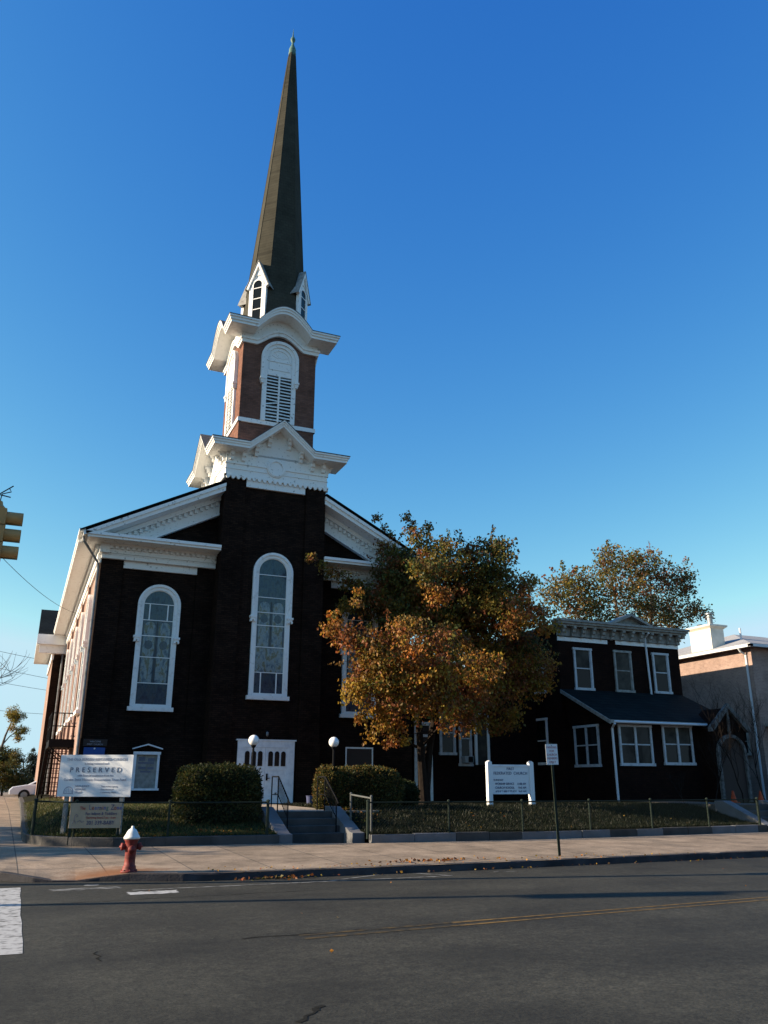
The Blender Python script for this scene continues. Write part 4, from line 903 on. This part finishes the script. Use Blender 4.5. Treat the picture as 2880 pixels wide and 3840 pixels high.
# ================================================================ traffic signals on the corner
def signal(x, y, z0, pole, label):
    ts = thing('traffic_signal', (x,y,0 if pole else z0), label, 'traffic signal', 'signal heads at the crossing')
    g = MB()
    for k in range(3): g.box(x-.17,x+.14,y-.17,y+.17,z0+k*.345,z0+.335+k*.345)
    g.lathe([(.12,z0+1.035),(.13,z0+1.06),(.07,z0+1.12),(.05,z0+1.2)], (x-.02,y,0), 12); g.lathe([(.05,z0-.08),(.1,z0-.02),(.1,z0)], (x-.02,y,0), 12); g.build('housing', M_['signal_yellow'], ts, bevel=.025)
    for k in range(3):
        zc = z0+.17+k*.345
        h = MB(); n = 22; V = []; rr1, rr2 = .135, .128
        for xx in (x+.14, x+.44):
            for rad in (rr1, rr2):
                for i in range(n+1): a = R(-55)+R(290)*i/n; V.append((xx, y+rad*math.cos(a), zc+rad*math.sin(a)))
        m = n+1; Fc = []
        for i in range(n): Fc += [(i,i+1,2*m+i+1,2*m+i),(m+i,3*m+i,3*m+i+1,m+i+1),(2*m+i,2*m+i+1,3*m+i+1,3*m+i)]
        h.add(V, Fc); h.build('visor', M_['signal_yellow'], ts)
        h = MB(); h.lathe([(.115,.142),(.08,.165),(.02,.175)], (x,y,zc), 16, axis='x'); h.build('lens', M_['dark_lens'], ts)
    if pole:
        h = MB(); h.tube([(x-.33,y+.05,0),(x-.33,y+.05,7.4)], .10, 10); h.build('pole', M_['pipe_grey'], ts)
        h = MB(); h.tube([(x-.33,y+.05,z0+1.18),(x-.02,y,z0+1.18)], .03, 8); h.tube([(x-.33,y+.05,z0-.06),(x-.02,y,z0-.06)], .03, 8); h.build('bracket', M_['pipe_grey'], ts)
    return ts
signal(-.96, 17.1, 5.65, True, 'yellow three-lamp traffic signal at the left edge with its visors turned right')
g = MB()
for pts in (((-.98,17.1,6.84),(-.96,17.1,7.0),(-.80,17.05,7.05),(-.84,17.08,7.12)),((-1.0,17.1,7.0),(-.78,17.12,7.2)),((-1.0,17.1,6.98),(-.80,17.1,6.95))): g.tube(pts, .012, 6)
tag(g.build('cable_clamp', M_['wire']), 'tangle of black cables above the traffic signal', 'cable')

# utility pole on the far corner of the side street (its shadow crosses the road)
up_ = thing('utility_pole', (-10.2,16.8,0), 'wooden utility pole with a transformer on the opposite corner, left of the picture', 'utility pole')
g = MB(); g.tube([(-10.2,16.8,-.2),(-10.2,16.8,10.6)], [.12,.07], 12); g.build('pole', M_['bark_pale'], up_)
g = MB(); g.lathe([(.10,6.85),(.26,6.9),(.28,7.0),(.28,8.0),(.24,8.12),(.05,8.2)], (-10.0,16.62,0), 16); g.build('transformer', M_['pipe_grey'], up_)
g = MB(); g.box(-11.2,-9.2,16.62,16.74,9.7,9.82); g.build('crossarm', M_['bark_pale'], up_)
# unseen houses added behind the viewer to cut low sky light on the facade
for k, (x0, x1, h_, mm) in enumerate(((-30,-19,9.2,'brick_red'),(-17.5,-8,10.5,'brick_salmon'),(-6.5,4,9.4,'brick_dark'),(5.5,15,10.2,'brick_red'),(16.5,27,9.2,'brick_pink'),(28.5,40,10.4,'brick_dark'))):
    hh = thing('added_house', ((x0+x1)/2,-15,0), ('red brick','pale stucco','low dark brick','tall red brick','pink brick','tall dark brick')[k]+' house across the road, unseen, added behind the viewer to block sky light', 'house', 'unseen houses added across the road')
    g = MB(); g.box(x0,x1,-25,-15,-.3,h_); g.build('wall', M_[mm], hh)
    g = MB(); g.add([(x0-.3,-25.3,h_-.1),(x1+.3,-25.3,h_-.1),(x1+.3,-14.6,h_-.1),(x0-.3,-14.6,h_-.1),(x0-.3,-20,h_+2.6),(x1+.3,-20,h_+2.6)], [(0,3,2,1),(0,1,5,4),(3,4,5,2),(0,4,3),(1,2,5)]); g.build('roof', M_['shingle_dark'], hh)
    for zz_ in (1.2,5.2):
        for j in range(3): xx_ = x0+1.4+j*(x1-x0-2.8)/2; sash_window(hh, face(xx_,-15,180), -.55,.55,zz_,zz_+1.9, curtain=0)

# ================================================================ fire escape on the side wall
fe = thing('fire_escape', (1.4, 37, .5), 'black iron fire escape platform and stair against the sunlit side wall of the church', 'fire escape')
bi = M_['black_iron']
g = MB(); g.box(1.0,1.93,36.0,39.2,2.86,3.16); g.build('platform', bi, fe)
g = MB()
for z in (3.66,4.16): g.tube([(1.93,36.0,z),(1.0,36.0,z),(1.0,39.2,z)], .022, 6)
for p in ((1.0,36.0),(1.0,37.6),(1.0,39.2),(1.45,36.0),(1.88,36.0)): g.tube([(*p,3.1),(*p,4.18)], .022, 6)
g.build('railing', bi, fe)
g = MB(); g.tube([(1.02,36.0,2.9),(1.93,36.0,2.1)], .03, 6); g.tube([(1.02,39.1,2.9),(1.93,39.1,2.1)], .03, 6); g.build('brace', bi, fe)
g = MB()
for x in (1.28,1.50,1.68): g.tube([(x,35.6,.6),(x,35.6,2.8)], .014, 6)
for k in range(9): g.tube([(1.22,35.6,.75+k*.24),(1.75,35.6,.75+k*.24)], .012, 6)
g.build('window_guard', M_['rust_iron'], fe)
g = MB()
for x in (1.02,1.2): g.tube([(x,39.2,3.0),(x,44.5,.6)], .04, 6)
for k in range(11): t = k/11; g.box(1.0,1.9,39.3+4.9*t,39.55+4.9*t,2.9-2.2*t,2.93-2.2*t)
g.build('stair', bi, fe)

# ================================================================ cones
for i, (x, y) in enumerate(((26.02,26.0),(27.45,26.0))):
    c = thing('traffic_cone', (x,y,.83), 'orange traffic cone on the shaded lawn, %s' % ('nearer the arched rectory entrance' if i == 0 else 'beside the path to the pale house'), 'traffic cone', 'orange cones by the rectory entrance')
    g = MB(); g.box(x-.16,x+.16,y-.16,y+.16,.835,.865); g.build('base', M_['cone_orange'], c)
    g = MB(); g.lathe([(.13,.866),(.12,.90),(.03,1.28),(.02,1.29)], (x,y,0), 16); g.build('body', M_['cone_orange'], c)

# ================================================================ parked car
cx_, cy_ = .95, 58; cz = .42
car = thing('parked_car', (cx_,cy_,cz), 'white sedan parked beyond the far end of the church', 'car')
CM = Matrix.Translation((cx_+1.0, cy_, cz))
g = MB(CM); prof = [(-2.25,.35),(-2.28,.62),(-2.1,.80),(-1.3,.93),(-.95,.98),(-.35,1.38),(.75,1.42),(1.5,1.02),(2.15,.98),(2.25,.7),(2.2,.32)]
for y0, y1, pf in ((-.85,.85,[(-2.25,.35),(-2.28,.62),(-2.1,.80),(-1.3,.93),(1.5,1.0),(2.15,.98),(2.25,.7),(2.2,.32)]),(-.72,.72,[(-1.25,.93),(-.35,1.38),(.75,1.42),(1.55,1.0)])):
    n = len(pf); g.prism(pf[::-1], y0, y1)
g.build('body', M_['car_white'], car, bevel=.06)
g = MB(CM); g.prism([(-.98,.97),(-.36,1.32),(.15,1.34),(.15,.97)][::-1], -.735, -.721); g.prism([(.22,.97),(.22,1.34),(.72,1.35),(1.25,.99)][::-1], -.735, -.721); g.build('window', M_['pane_car'], car)
for x in (-1.4, 1.35):
    for y in (-.8,.8):
        h = MB(CM); h.lathe([(.2,-.1),(.32,-.1),(.33,-.05),(.33,.05),(.32,.1),(.2,.1)], (x,y,.33), 20, axis='y'); wh = h.build('wheel', M_['tyre'], car)
        h = MB(CM); h.lathe([(.02,-.11),(.19,-.105),(.2,-.095),(.2,.1)], (x,y,.33), 16, axis='y'); h.build('rim', M_['galvanised'], wh)

# ================================================================ overhead cables
def cable(a, b, sag, label, r=.010):
    a, b = Vector(a), Vector(b); g = MB(); g.tube([a+(b-a)*t+Vector((0,0,-sag*4*t*(1-t))) for t in [i/14 for i in range(15)]], r, 5)
    return tag(g.build('overhead_cable', M_['wire']), label, 'cable', 'overhead cables')
cable((-1.29,17.15,6.2), (1.9,40.0,8.9), .35, 'thin black cable running from the traffic signal to the church side wall', .007)
for k, (za, zb) in enumerate(((12.2,11.0),(11.4,9.8),(10.2,9.2),(7.3,7.6))):
    cable((-14,66+k*2,za+1), (6,78+k*3,zb), .5, ('highest','second highest','third highest','lowest')[k]+' of the distant cables strung left of the church', .016)
# ================================================================ trees
def leaf_add(g, p, d, size, col, r):
    d = d.normalized(); a = d.cross(Vector((r.uniform(-1,1), r.uniform(-1,1), r.uniform(-1,1)))).normalized(); nrm = d.cross(a)
    w_ = size*r.uniform(.32,.45); f = nrm*size*r.uniform(.05,.2)
    b = len(g.v); g.v += [p, p+d*size*.45+a*w_+f, p+d*size, p+d*size*.45-a*w_+f]
    g.f += [[b,b+1,b+2],[b,b+2,b+3]]; g.m += [0,0]; g.c += [col,col]; g.sm += [False,False]
def jit_col(c, r, j=.25): k = r.uniform(1-j,1+j); return tuple(max(.004, x*k*r.uniform(.9,1.1)) for x in c)
def bez(a, b, r, bow=.15, n=6):
    a, b = Vector(a), Vector(b); m = (a+b)/2+Vector((r.uniform(-1,1), r.uniform(-1,1), r.uniform(.2,1)))*(b-a).length*bow
    return [(a*(1-t)**2+m*2*t*(1-t)+b*t*t) for t in [i/n for i in range(n+1)]]
def tree(name, label, cat, base, trunks, lobes, pal, seed, per_m3=9, leaves=30, size=.13, spread=.30, droop=.5, bark='bark', group=None, twigs=.3, outer=.45, ymax=1e9, sprig=0.):
    r = random.Random(seed); root = thing(name, base, label, cat, group)
    g = MB(); nodes = []
    for pts, rs in trunks: g.tube(pts, rs, 9); nodes += [(Vector(p), q) for p, q in zip(pts, rs)][1:]
    for i, (x,y,z,rad) in enumerate(sorted([l[:4] for l in lobes], key=lambda l: (Vector(l[:3])-Vector(base)).length)):
        c = Vector((x,y,z)); nd, nr = min(nodes, key=lambda n_: (n_[0]-c).length+(2 if n_[0].z > c.z+.5 else 0)+ .4*(n_[0]-Vector(base)).length*0)
        pth = bez(nd, c, r); r0 = max(.012, min(nr*.75, .02+.03*(c-nd).length)); g.tube(pth, [r0*(1-.75*k/6) for k in range(7)], 6); nodes += [(pth[3], r0*.6), (c, r0*.35)]
    lf = MB()
    for lo in lobes:
        x, y, z, rad = lo[:4]; pal_ = lo[4] if len(lo) > 4 else pal
        c = Vector((x,y,z)); n = max(3, int(per_m3*rad**2*4.2*(1 if rad > .3 else 1.6))); lp = r.choice(pal_)
        for k in range(n):
            d = Vector((r.gauss(0,1), r.gauss(0,1), r.gauss(0,1))).normalized(); rr = rad*r.random()**outer
            q = c+Vector((d.x*rr, d.y*rr, d.z*rr*.9))
            if k < n*twigs: g.tube(bez(c+d*rad*.15, q, r, .1, 3), [.012,.009,.006,.003], 4)
            cl = jit_col(r.choice(pal_) if r.random() < .6 else lp, r, .2)
            for m in range(leaves if rad > .3 else leaves//2):
                cg = lambda s_: max(-1.6*s_, min(1.6*s_, r.gauss(0,s_)))
                t = Vector((cg(spread), cg(spread), cg(spread*.8)-droop*spread*.5))
                if rad < .3: t *= .55
                if q.y+t.y > ymax: continue
                dr = Vector((r.gauss(0,.7), r.gauss(0,.7), r.gauss(-droop,.5)))
                leaf_add(lf, q+t, dr, size*r.uniform(.65,1.25), jit_col(cl if r.random() < .75 else r.choice(pal_), r), r)
        for k in range(int(n*sprig)):          # loose sprigs that break the outline
            d = Vector((r.gauss(0,1), r.gauss(0,1), r.gauss(.35,.9))).normalized(); a = c+d*rad*.7; b = c+d*rad*r.uniform(1.15,1.5)+Vector((0,0,r.uniform(-.1,.15)))
            if b.y > ymax: continue
            g.tube([a,(a+b)/2+Vector((r.gauss(0,.04),r.gauss(0,.04),.03)),b], [.008,.006,.003], 4); cl = r.choice(pal_)
            for m in range(16):
                t_ = r.uniform(.25,1.05); leaf_add(lf, a+(b-a)*t_+Vector((r.gauss(0,.035),r.gauss(0,.035),r.gauss(-.02,.03))), Vector((r.gauss(0,.7),r.gauss(0,.7),r.gauss(-droop,.4))), size*r.uniform(.7,1.2), jit_col(cl, r), r)
    g.build('trunk', M_[bark], root); lf.build('crown', M_['leaf'], root); return root
OLV, OLY, ORG, YEL, RED, GRN, RUS = (.14,.115,.022), (.26,.16,.024), (.36,.135,.022), (.40,.215,.03), (.34,.075,.045), (.07,.085,.028), (.22,.075,.025)
maple = [(10.43,25.6,5.5,1.02),(9.8,25.8,6.3,0.6),(9.41,26.0,6.68,0.38),(9.2,26.1,7.02,0.19),(10.24,26.3,7.59,0.22),(10.25,26.4,7.95,0.14),(9.96,25.4,4.71,0.63),(10.77,25.3,4.43,0.95),(11.53,24.9,5.1,1.01),(11.14,25.6,6.36,0.71),(12.07,25.9,6.87,0.39),(12.84,25.0,5.56,0.93),(12.37,25.2,4.22,0.81),(13.39,27.4,9.26,0.68),(14.44,27.8,10.11,0.82),(13.94,27.3,8.47,0.55),(13.71,28.6,10.83,0.52),(13.4,28.7,11.43,0.29),(13.24,28.8,11.92,0.13),(15.66,28.8,11.39,0.23),(14.25,28.8,11.63,0.23),(16.56,28.2,10.24,1.12),(17.24,28.4,10.84,0.54),(15.87,28.4,10.69,0.53),(18.37,28.6,9.42,0.74),(17.29,27.0,7.95,0.94),(18.17,27.0,7.89,0.57),(16.54,26.8,7.1,0.37),(17.22,27.0,6.87,0.56),(18.77,27.6,7.52,0.39),(14.23,25.8,6.32,0.29),(14.97,26.6,5.31,1.12),(16.79,27.6,5.2,1.17),(18.72,28.6,6.23,0.98),(14.08,26.0,4.14,0.85),(15.78,26.6,3.96,0.64),(16.5,26.8,3.71,0.3),(19.33,29,5.53,0.53),(13.5,30.7,10.31,1.02),(13.33,31,11.21,0.48),(13.11,31,11.97,0.17),(12.88,31,12.45,0.1),(13.48,31,11.8,0.12),(11.71,30.9,9.42,0.46),(10.99,30.9,9.82,0.33),(10.58,30.9,9.71,0.18),(12.89,30.8,8.69,1.0),(11.51,30.9,8.46,0.46),(14.12,30.3,8.7,1.13),(13.65,30.7,9.56,1.01),(15.73,29.8,8.6,1.14),(16.78,29.6,9.2,1.01),(16.63,29.4,8.06,1.26),(15.08,29.3,7.53,0.78),(17.54,29.2,8.92,1.01),(13.11,25.6,6.61,0.34),(13.55,25.5,6.23,0.28),(13.79,25.8,6.75,0.16),(11.14,25.4,3.21,0.19),(11.15,25.4,2.91,0.08),(11.47,25.3,3.27,0.17),(11.51,25.3,2.96,0.06),(10.16,25.6,3.86,0.24),(10.11,25.6,3.6,0.09),(13.2,25.8,3.5,0.25),(10.76,25.4,3.66,0.19),(14.56,26,3.44,0.17),(15.44,26.3,3.31,0.11),(9.49,29.5,9.93,0.15),(9.99,29.6,9.74,0.11),(9.45,29.5,9.99,0.08)]
mfill = [(13.76,30.3,9.83,0.87),(14.26,29.8,9.02,0.99),(14.91,29.6,9.78,1.0),(13.72,29.9,7.92,0.98),(14.49,29.4,8.03,0.97),(15.39,29.2,7.67,0.97),(16.25,29.3,9.64,1.0),(16.99,29.0,9.37,1.0),(15.99,28.9,8.45,0.98),(16.93,28.6,8.21,0.98),(16.51,28.6,7.07,1.09),(15.6,28.8,6.97,0.9),(14.44,28.5,6.85,0.81),(13.33,28.2,6.61,0.86),(17.5,28.3,8.07,0.78),(17.39,28.4,6.26,1.03),(18.62,28.6,7.01,0.72),(14.03,28.0,5.53,1.03),(14.94,27.8,5.14,1.03),(12.68,27.4,5.05,0.93),(11.62,27.0,5.58,0.8),(16.45,28.2,5.74,1.01),(13.45,27.4,4.74,0.82),(15.7,27.6,4.56,0.73),(13.6,30.6,8.71,0.73),(12.46,31,9.1,0.53),(14.57,28.9,10.6,0.66),(15.29,28.9,9.8,0.72)]
def push(l):       # the right-hand lower boughs reach back into the tower's shadow
    if l[0] > 15.4 and l[2] < 7.2 and l[1] < 29.3:
        k = 29.4/l[1]; return (l[0]*k, 29.4, 1.6+(l[2]-1.6)*k, l[3]*k)
    return l
maple = [push(l) for l in maple+[(11.9,27.3,3.7,.42),(11.35,27.4,3.3,.30),(11.7,27.35,2.95,.18)]]; mfill = [push(l) for l in mfill]
UPM, LOM = [OLV,RUS,GRN,OLV,(.12,.09,.03),(.20,.10,.03),OLY], [ORG,OLY,OLV,RUS,RUS,OLY,(.27,.125,.03),YEL,(.20,.11,.03)]
maple = [l+((UPM if (l[2] > 8.6 and l[0] < 17.6) or l[1] > 29.5 else LOM),) for l in maple]+[l+((UPM if l[2] > 6.5 else LOM),) for l in mfill]
tree('maple_tree', 'autumn maple with orange and olive leaves on a forked trunk, in front of the church', 'tree', (13.02,27,.8),
     [([(13.02,27,.5),(13.02,27,1.0),(12.98,27,1.6),(12.88,26.95,2.7),(12.75,26.9,4.2),(12.35,27.0,5.6)],[.24,.19,.16,.13,.10,.04]),
      ([(13.08,27.02,.5),(13.10,27.03,1.3),(13.27,27.05,2.7),(13.7,27.2,4.4),(14.3,27.6,6.0)],[.2,.16,.13,.10,.04])],
     maple, [OLV,OLY,ORG], 5, per_m3=9.5, leaves=46, size=.12, spread=.19, droop=.9, outer=.40, ymax=31.7, sprig=.22)
back = [(34.98,48,15.26,1.62),(32.94,47,14.21,1.15),(36.48,48,14.52,1.74),(39.21,49,16.93,1.7),(39.64,49,18.2,.8),(42.04,50,17.44,1.52),(42.77,50,18.5,.71),(44.13,50,17.6,1.54),(44.59,50,18.8,.6),(45.79,50,16.5,1.67),(47.16,50,17.6,1.09),(47.64,50,16.7,.84),(39.84,48,14.59,1.89),(42.87,49,14.35,1.83),(45.8,50,14.55,1.77),(48.1,50,14.73,1.08),(49.31,50,14.59,.72),(36.49,47,12.8,1.27),(34.35,47,13.06,1.36),(45.66,50,13.2,1.06),(41,49,12.2,1.5),(38.5,48,12,1.3)]
tree('shade_tree', 'tall half-bare autumn tree rising behind the rectory roof', 'tree', (41,49.5,.3),
     [([(41,49.5,.2),(41,49.5,4),(40.8,49.4,8),(40.2,49.2,12),(39.6,49,16)],[.42,.36,.3,.2,.05]),([(41,49.5,5),(42.3,49.6,9),(43.6,49.8,13),(44.2,50,16.5)],[.3,.24,.15,.04])],
     back, [OLV,RUS,(.11,.095,.035),GRN,OLV,OLY,(.16,.10,.035)], 9, per_m3=4.0, leaves=26, size=.19, spread=.34, droop=.3, twigs=.5, sprig=.3, bark='bark_pale')
tree('slender_tree', 'tall thin tree with a yellow tuft of leaves far down the side street', 'tree', (-1.7,75,.4), [([(-1.7,75,.4),(-1.5,75,3.5),(-1.25,75,5),(-.8,75,6.6)],[.16,.12,.08,.03]),([(-1.45,75,4.2),(-.9,75,5),(-.2,75,5.6)],[.06,.04,.02])],
     [(-.81,75,6.87,.57),(-1.08,75,6.67,.42),(-.34,75,6.6,.38),(-.72,75,6.23,.42),(-.73,75,5.63,.33),(-.1,75,5.42,.52),(.15,75,5.52,.31),(-.2,75,4.87,.38)], [YEL,OLY,(.34,.27,.05),OLV,(.28,.25,.05)], 3, per_m3=30, leaves=24, size=.10, spread=.12, droop=.2, bark='bark_pale')
tree('round_bush', 'big dark rounded bush beyond the white parked car', 'bush', (-.9,74,.4), [([(-.9,74,.3),(-.9,74,1.5)],[.1,.05])], [(-1.01,75,3.3,1.1),(-1.79,75,2.9,1.3),(-.33,74,3.1,.75),(-.72,73,2.0,1.2),(.26,74,1.7,.7),(-2.4,73.5,2,1.3)],
     [GRN,(.05,.06,.02),OLV,(.09,.06,.02)], 4, per_m3=26, leaves=24, size=.13, spread=.16, droop=.2)
tree('dark_conifer', 'dark pointed conifer between the round bush and the church', 'tree', (1.05,78,.4), [([(1.05,78,.3),(1.05,78,4.3)],[.12,.02])], [(1.05,78,z,max(.2,1.15-(z-1)*.31)) for z in (1.0,1.6,2.2,2.8,3.3,3.7,4.1)]+[(.4,77,1.2,.8)],
     [(.03,.045,.03),(.025,.04,.03),(.04,.05,.03)], 6, per_m3=30, leaves=20, size=.11, spread=.13, droop=1.2)
def bare_tree(name, label, cat, base, h, seed, n0=4, lean=(0,0), r0=.12, levels=4, group=None, bark='bark_pale', up=.5, spread=.75):
    r = random.Random(seed); root = thing(name, base, label, cat, group); g = MB()
    def grow(p, d, L, rad, lv):
        pts = [p]; dd = d.copy()
        for k in range(4):
            dd = (dd+Vector((r.gauss(0,.16), r.gauss(0,.16), r.gauss(.03,.10)))).normalized(); pts.append(pts[-1]+dd*L/4)
        g.tube(pts, [rad*(1-.5*k/4) for k in range(5)], 7 if lv > 2 else 4)
        if lv <= 0: return
        for k in range(n0):
            q = pts[2+k%3] if k else pts[4]; a = r.uniform(0,6.28)
            nd = (dd*(1 if k == 0 else .55)+Vector((math.cos(a),math.sin(a),0))*spread*(.3 if k == 0 else 1)+Vector((0,0,up*.5))).normalized()
            grow(q, nd, L*r.uniform(.55,.8), max(rad*.5, .004), lv-1)
    grow(Vector(base)-Vector((0,0,.1)), Vector((lean[0],lean[1],1)).normalized(), h*.38, r0, levels)
    g.build('trunk' if levels > 3 else 'stems', M_[bark], root); return root
tree('street_tree', 'leafy street tree across the side street, beyond the left edge', 'tree', (-13,27.5,.1), [([(-13,27.5,0),(-13,27.4,2.2),(-13,27,4.5),(-13,26.5,7)],[.25,.2,.15,.04])],
     [(-13,25,5.0,1.7),(-13,28,5.6,2.0),(-13,23.7,4.6,1.0),(-13,30.5,5.2,1.6),(-13,26.5,7.2,1.0),(-12.5,26.2,3.6,1.2),(-13.2,29.5,3.6,1.3),(-13.5,24.6,6.4,.7)], [OLV,OLY,GRN], 15, per_m3=6, leaves=22, size=.22, spread=.3, droop=.4)
bare_tree('bare_tree', 'leafless tree at the left edge whose branch tips reach into the picture', 'tree', (-4.15,25.6,.15), 8.0, 4, 5, r0=.13, levels=4)
for k, (x,y,h,s_) in enumerate(((24.9,25.9,3.4,2),(26.2,25.7,5.2,5),(27.6,25.9,5.6,8),(23.9,26.4,1.6,12))):
    bare_tree('bare_shrub', ('leafless shrub in front of the rectory porch windows','tall leafless shrub in front of the arched rectory entrance','tall leafless shrub before the pale house wall','low leafless bush at the left corner of the rectory porch')[k], 'shrub', (x,y,.82), h, s_, 5, r0=.028, levels=3, group='leafless shrubs before the rectory', bark='bark', up=1.1, spread=.55)

# ================================================================ clipped hedges
def hedge(name, label, c, half, seed, n, pal, group=None, rot=0, pw=2.6):
    r = random.Random(seed); root = thing(name, (c[0],c[1],c[2]-half[2]), label, 'hedge', group); g = MB(); core = MB()
    def surf(u, v):
        d = Vector((math.cos(u)*math.cos(v), math.sin(u)*math.cos(v), math.sin(v)))
        k = (abs(d.x)**pw+abs(d.y)**pw+abs(d.z)**pw)**(-1/pw); bump = 1+.06*math.sin(3.1*u+seed)*math.cos(2.3*v)+.05*math.sin(7*u+2*seed)*math.sin(5*v+1)
        return Vector((d.x*half[0], d.y*half[1], d.z*half[2]))*k*bump
    M = Matrix.Translation(c) @ Matrix.Rotation(R(rot),4,'Z')
    nu, nv = 26, 12; core.M = M
    V = [surf(2*math.pi*i/nu, -math.pi/2+math.pi*j/nv)*.88 for j in range(nv+1) for i in range(nu)]
    core.add(V, [(j*nu+i, j*nu+(i+1)%nu, (j+1)*nu+(i+1)%nu, (j+1)*nu+i) for j in range(nv) for i in range(nu)]); core.build('core', M_['hedge_core'], root)
    g.M = Matrix()
    for k in range(n):
        v = math.asin(r.uniform(-.95,1)); u = r.uniform(0,2*math.pi); p = surf(u,v); rad = p.normalized()
        p = p*r.uniform(.86,1.03)+Vector((r.gauss(0,.012),)*3); d = (rad+Vector((r.gauss(0,.7),r.gauss(0,.7),r.gauss(.2,.6))))
        if r.random() < .012: p = p*1.05
        leaf_add(g, M @ p, d, r.uniform(.045,.085), jit_col(r.choice(pal), r, .35), r)
    g.build('foliage', M_['leaf'], root)
mat('hedge_core', (.020,.022,.010), .95, .1, noise=((.035,.03,.015), 12, .4, .7), bump=1, bscale=30)
HG = [(.035,.048,.014),(.045,.055,.016),(.075,.072,.02),(.04,.045,.015),(.10,.085,.025)]
hedge('hedge', 'large clipped dark green hedge left of the entrance steps', (5.15,23.75,1.19), (1.08,.85,.78), 1, 19000, HG, rot=-4, pw=5)
HR = HG+[(.16,.12,.03),(.20,.11,.03),(.13,.10,.03)]
hedge('hedge', 'small rounded yellowish shrub beside the right lamp post', (8.72,24.75,1.35), (.42,.5,.66), 2, 5000, HR)
hedge('hedge', 'long clipped hedge with browning leaves, right of the entrance steps', (9.95,25.0,1.34), (1.10,.75,.66), 3, 14000, HR, rot=-3, pw=4.2)
hedge('hedge', 'dark low end of the hedge row under the maple', (11.45,25.7,1.20), (.6,.7,.42), 4, 5000, [(.03,.04,.012),(.04,.045,.014)])

# ================================================================ grass, fallen leaves, litter
def blades(name, n, xr, yf, seed, pal, hmin=.04, hmax=.10, skip=None):
    r = random.Random(seed); g = MB()
    for k in range(n):
        x = r.uniform(*xr); y = yf(x, r)
        if skip and skip(x,y): continue
        z = LZ(x,y)-.005; h = r.uniform(hmin,hmax); a = r.uniform(0,6.28); dx, dy = math.cos(a)*.010, math.sin(a)*.010; lx, ly = r.gauss(0,.03), r.gauss(0,.03)
        b = len(g.v); g.v += [Vector((x-dx,y-dy,z)), Vector((x+dx,y+dy,z)), Vector((x+lx,y+ly,z+h))]; g.f.append([b,b+1,b+2]); g.m.append(0); g.c.append(jit_col(r.choice(pal), r, .3)); g.sm.append(False)
    o = g.build(name, M_['grass_blade']); o['kind'] = 'stuff'; o['label'] = {'left_grass':'','grass':''}.get(name,'') or 'short patchy grass on the church lawns'; o['category'] = 'grass'; return o
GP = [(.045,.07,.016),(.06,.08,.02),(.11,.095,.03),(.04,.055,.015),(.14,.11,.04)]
def yl(x, r): y0 = gardenY(x)+.22; return y0+(30.5-y0)*r.random()**1.25
def yl2(x, r):
    if x < 1.9 and r.random() < .45: return r.uniform(30, 42)
    return yl(x, r)
g1 = blades('grass', 46000, (.4,6.3), yl2, 1, GP)
def yr(x, r): y0 = gardenY(x)+.22; return y0+(29.5-y0)*r.random()**1.6
g2 = blades('grass', 60000, (8.7,22.4), yr, 2, [(.006,.011,.003),(.009,.013,.004),(.013,.012,.005)])  # shade on the right lawn is painted in with much darker blade colours
g1['label'] = 'short green and straw-coloured grass on the left corner lawn'; g2['label'] = 'short grass under the maple with the shade put into its dark colour'
r = random.Random(77); g = MB()
def fallen(n, fx, fy, fz, s=(.05,.10), pal=(ORG,YEL,RUS,OLY)):
    for k in range(n):
        x = fx(); y = fy(x); a = r.uniform(0,6.28); leaf_add(g, Vector((x,y,fz(x,y)+.012+r.random()*.02)), Vector((math.cos(a),math.sin(a),r.gauss(.1,.2))), r.uniform(*s), jit_col(r.choice(pal), r), r)
fallen(260, lambda: r.uniform(2.6,6.2), lambda x: gardenY(x)+.25+abs(r.gauss(0,.5)), LZ)
fallen(120, lambda: r.gauss(8.9,.3), lambda x: r.uniform(22.4,24.4), lambda x,y: LZ(max(x,8.65),y)+.02)
fallen(30, lambda: r.uniform(9,20), lambda x: gardenY(x)+.3+abs(r.gauss(0,1.4)), LZ)
fallen(150, lambda: r.uniform(3.4,15), lambda x: 16.2+abs(r.gauss(0,.35)), lambda x,y: SW(y), (.03,.06))
fallen(90, lambda: r.uniform(3.2,20), lambda x: 16.08-abs(r.gauss(0,.08)), lambda x,y: -.125, (.03,.07), (RUS,OLY,(.10,.06,.03)))
fallen(60, lambda: r.gauss(4.6,.35), lambda x: 16.15-abs(r.gauss(0,.12)), lambda x,y: -.12, (.05,.1), (RUS,OLV,(.10,.06,.03)))
fallen(70, lambda: r.gauss(8.2,.6), lambda x: 16.75+r.gauss(0,.06), lambda x,y: SW(y), (.05,.10), (RUS,(.10,.05,.03),ORG))
fallen(9, lambda: r.uniform(-1,14), lambda x: r.uniform(6,15.5), lambda x,y: -.125, (.03,.06), (YEL,ORG))
o = g.build('fallen_leaves', M_['leaf']); o['kind'] = 'stuff'; o['label'] = 'fallen autumn leaves scattered on lawns, pavement and gutter'; o['category'] = 'leaves'
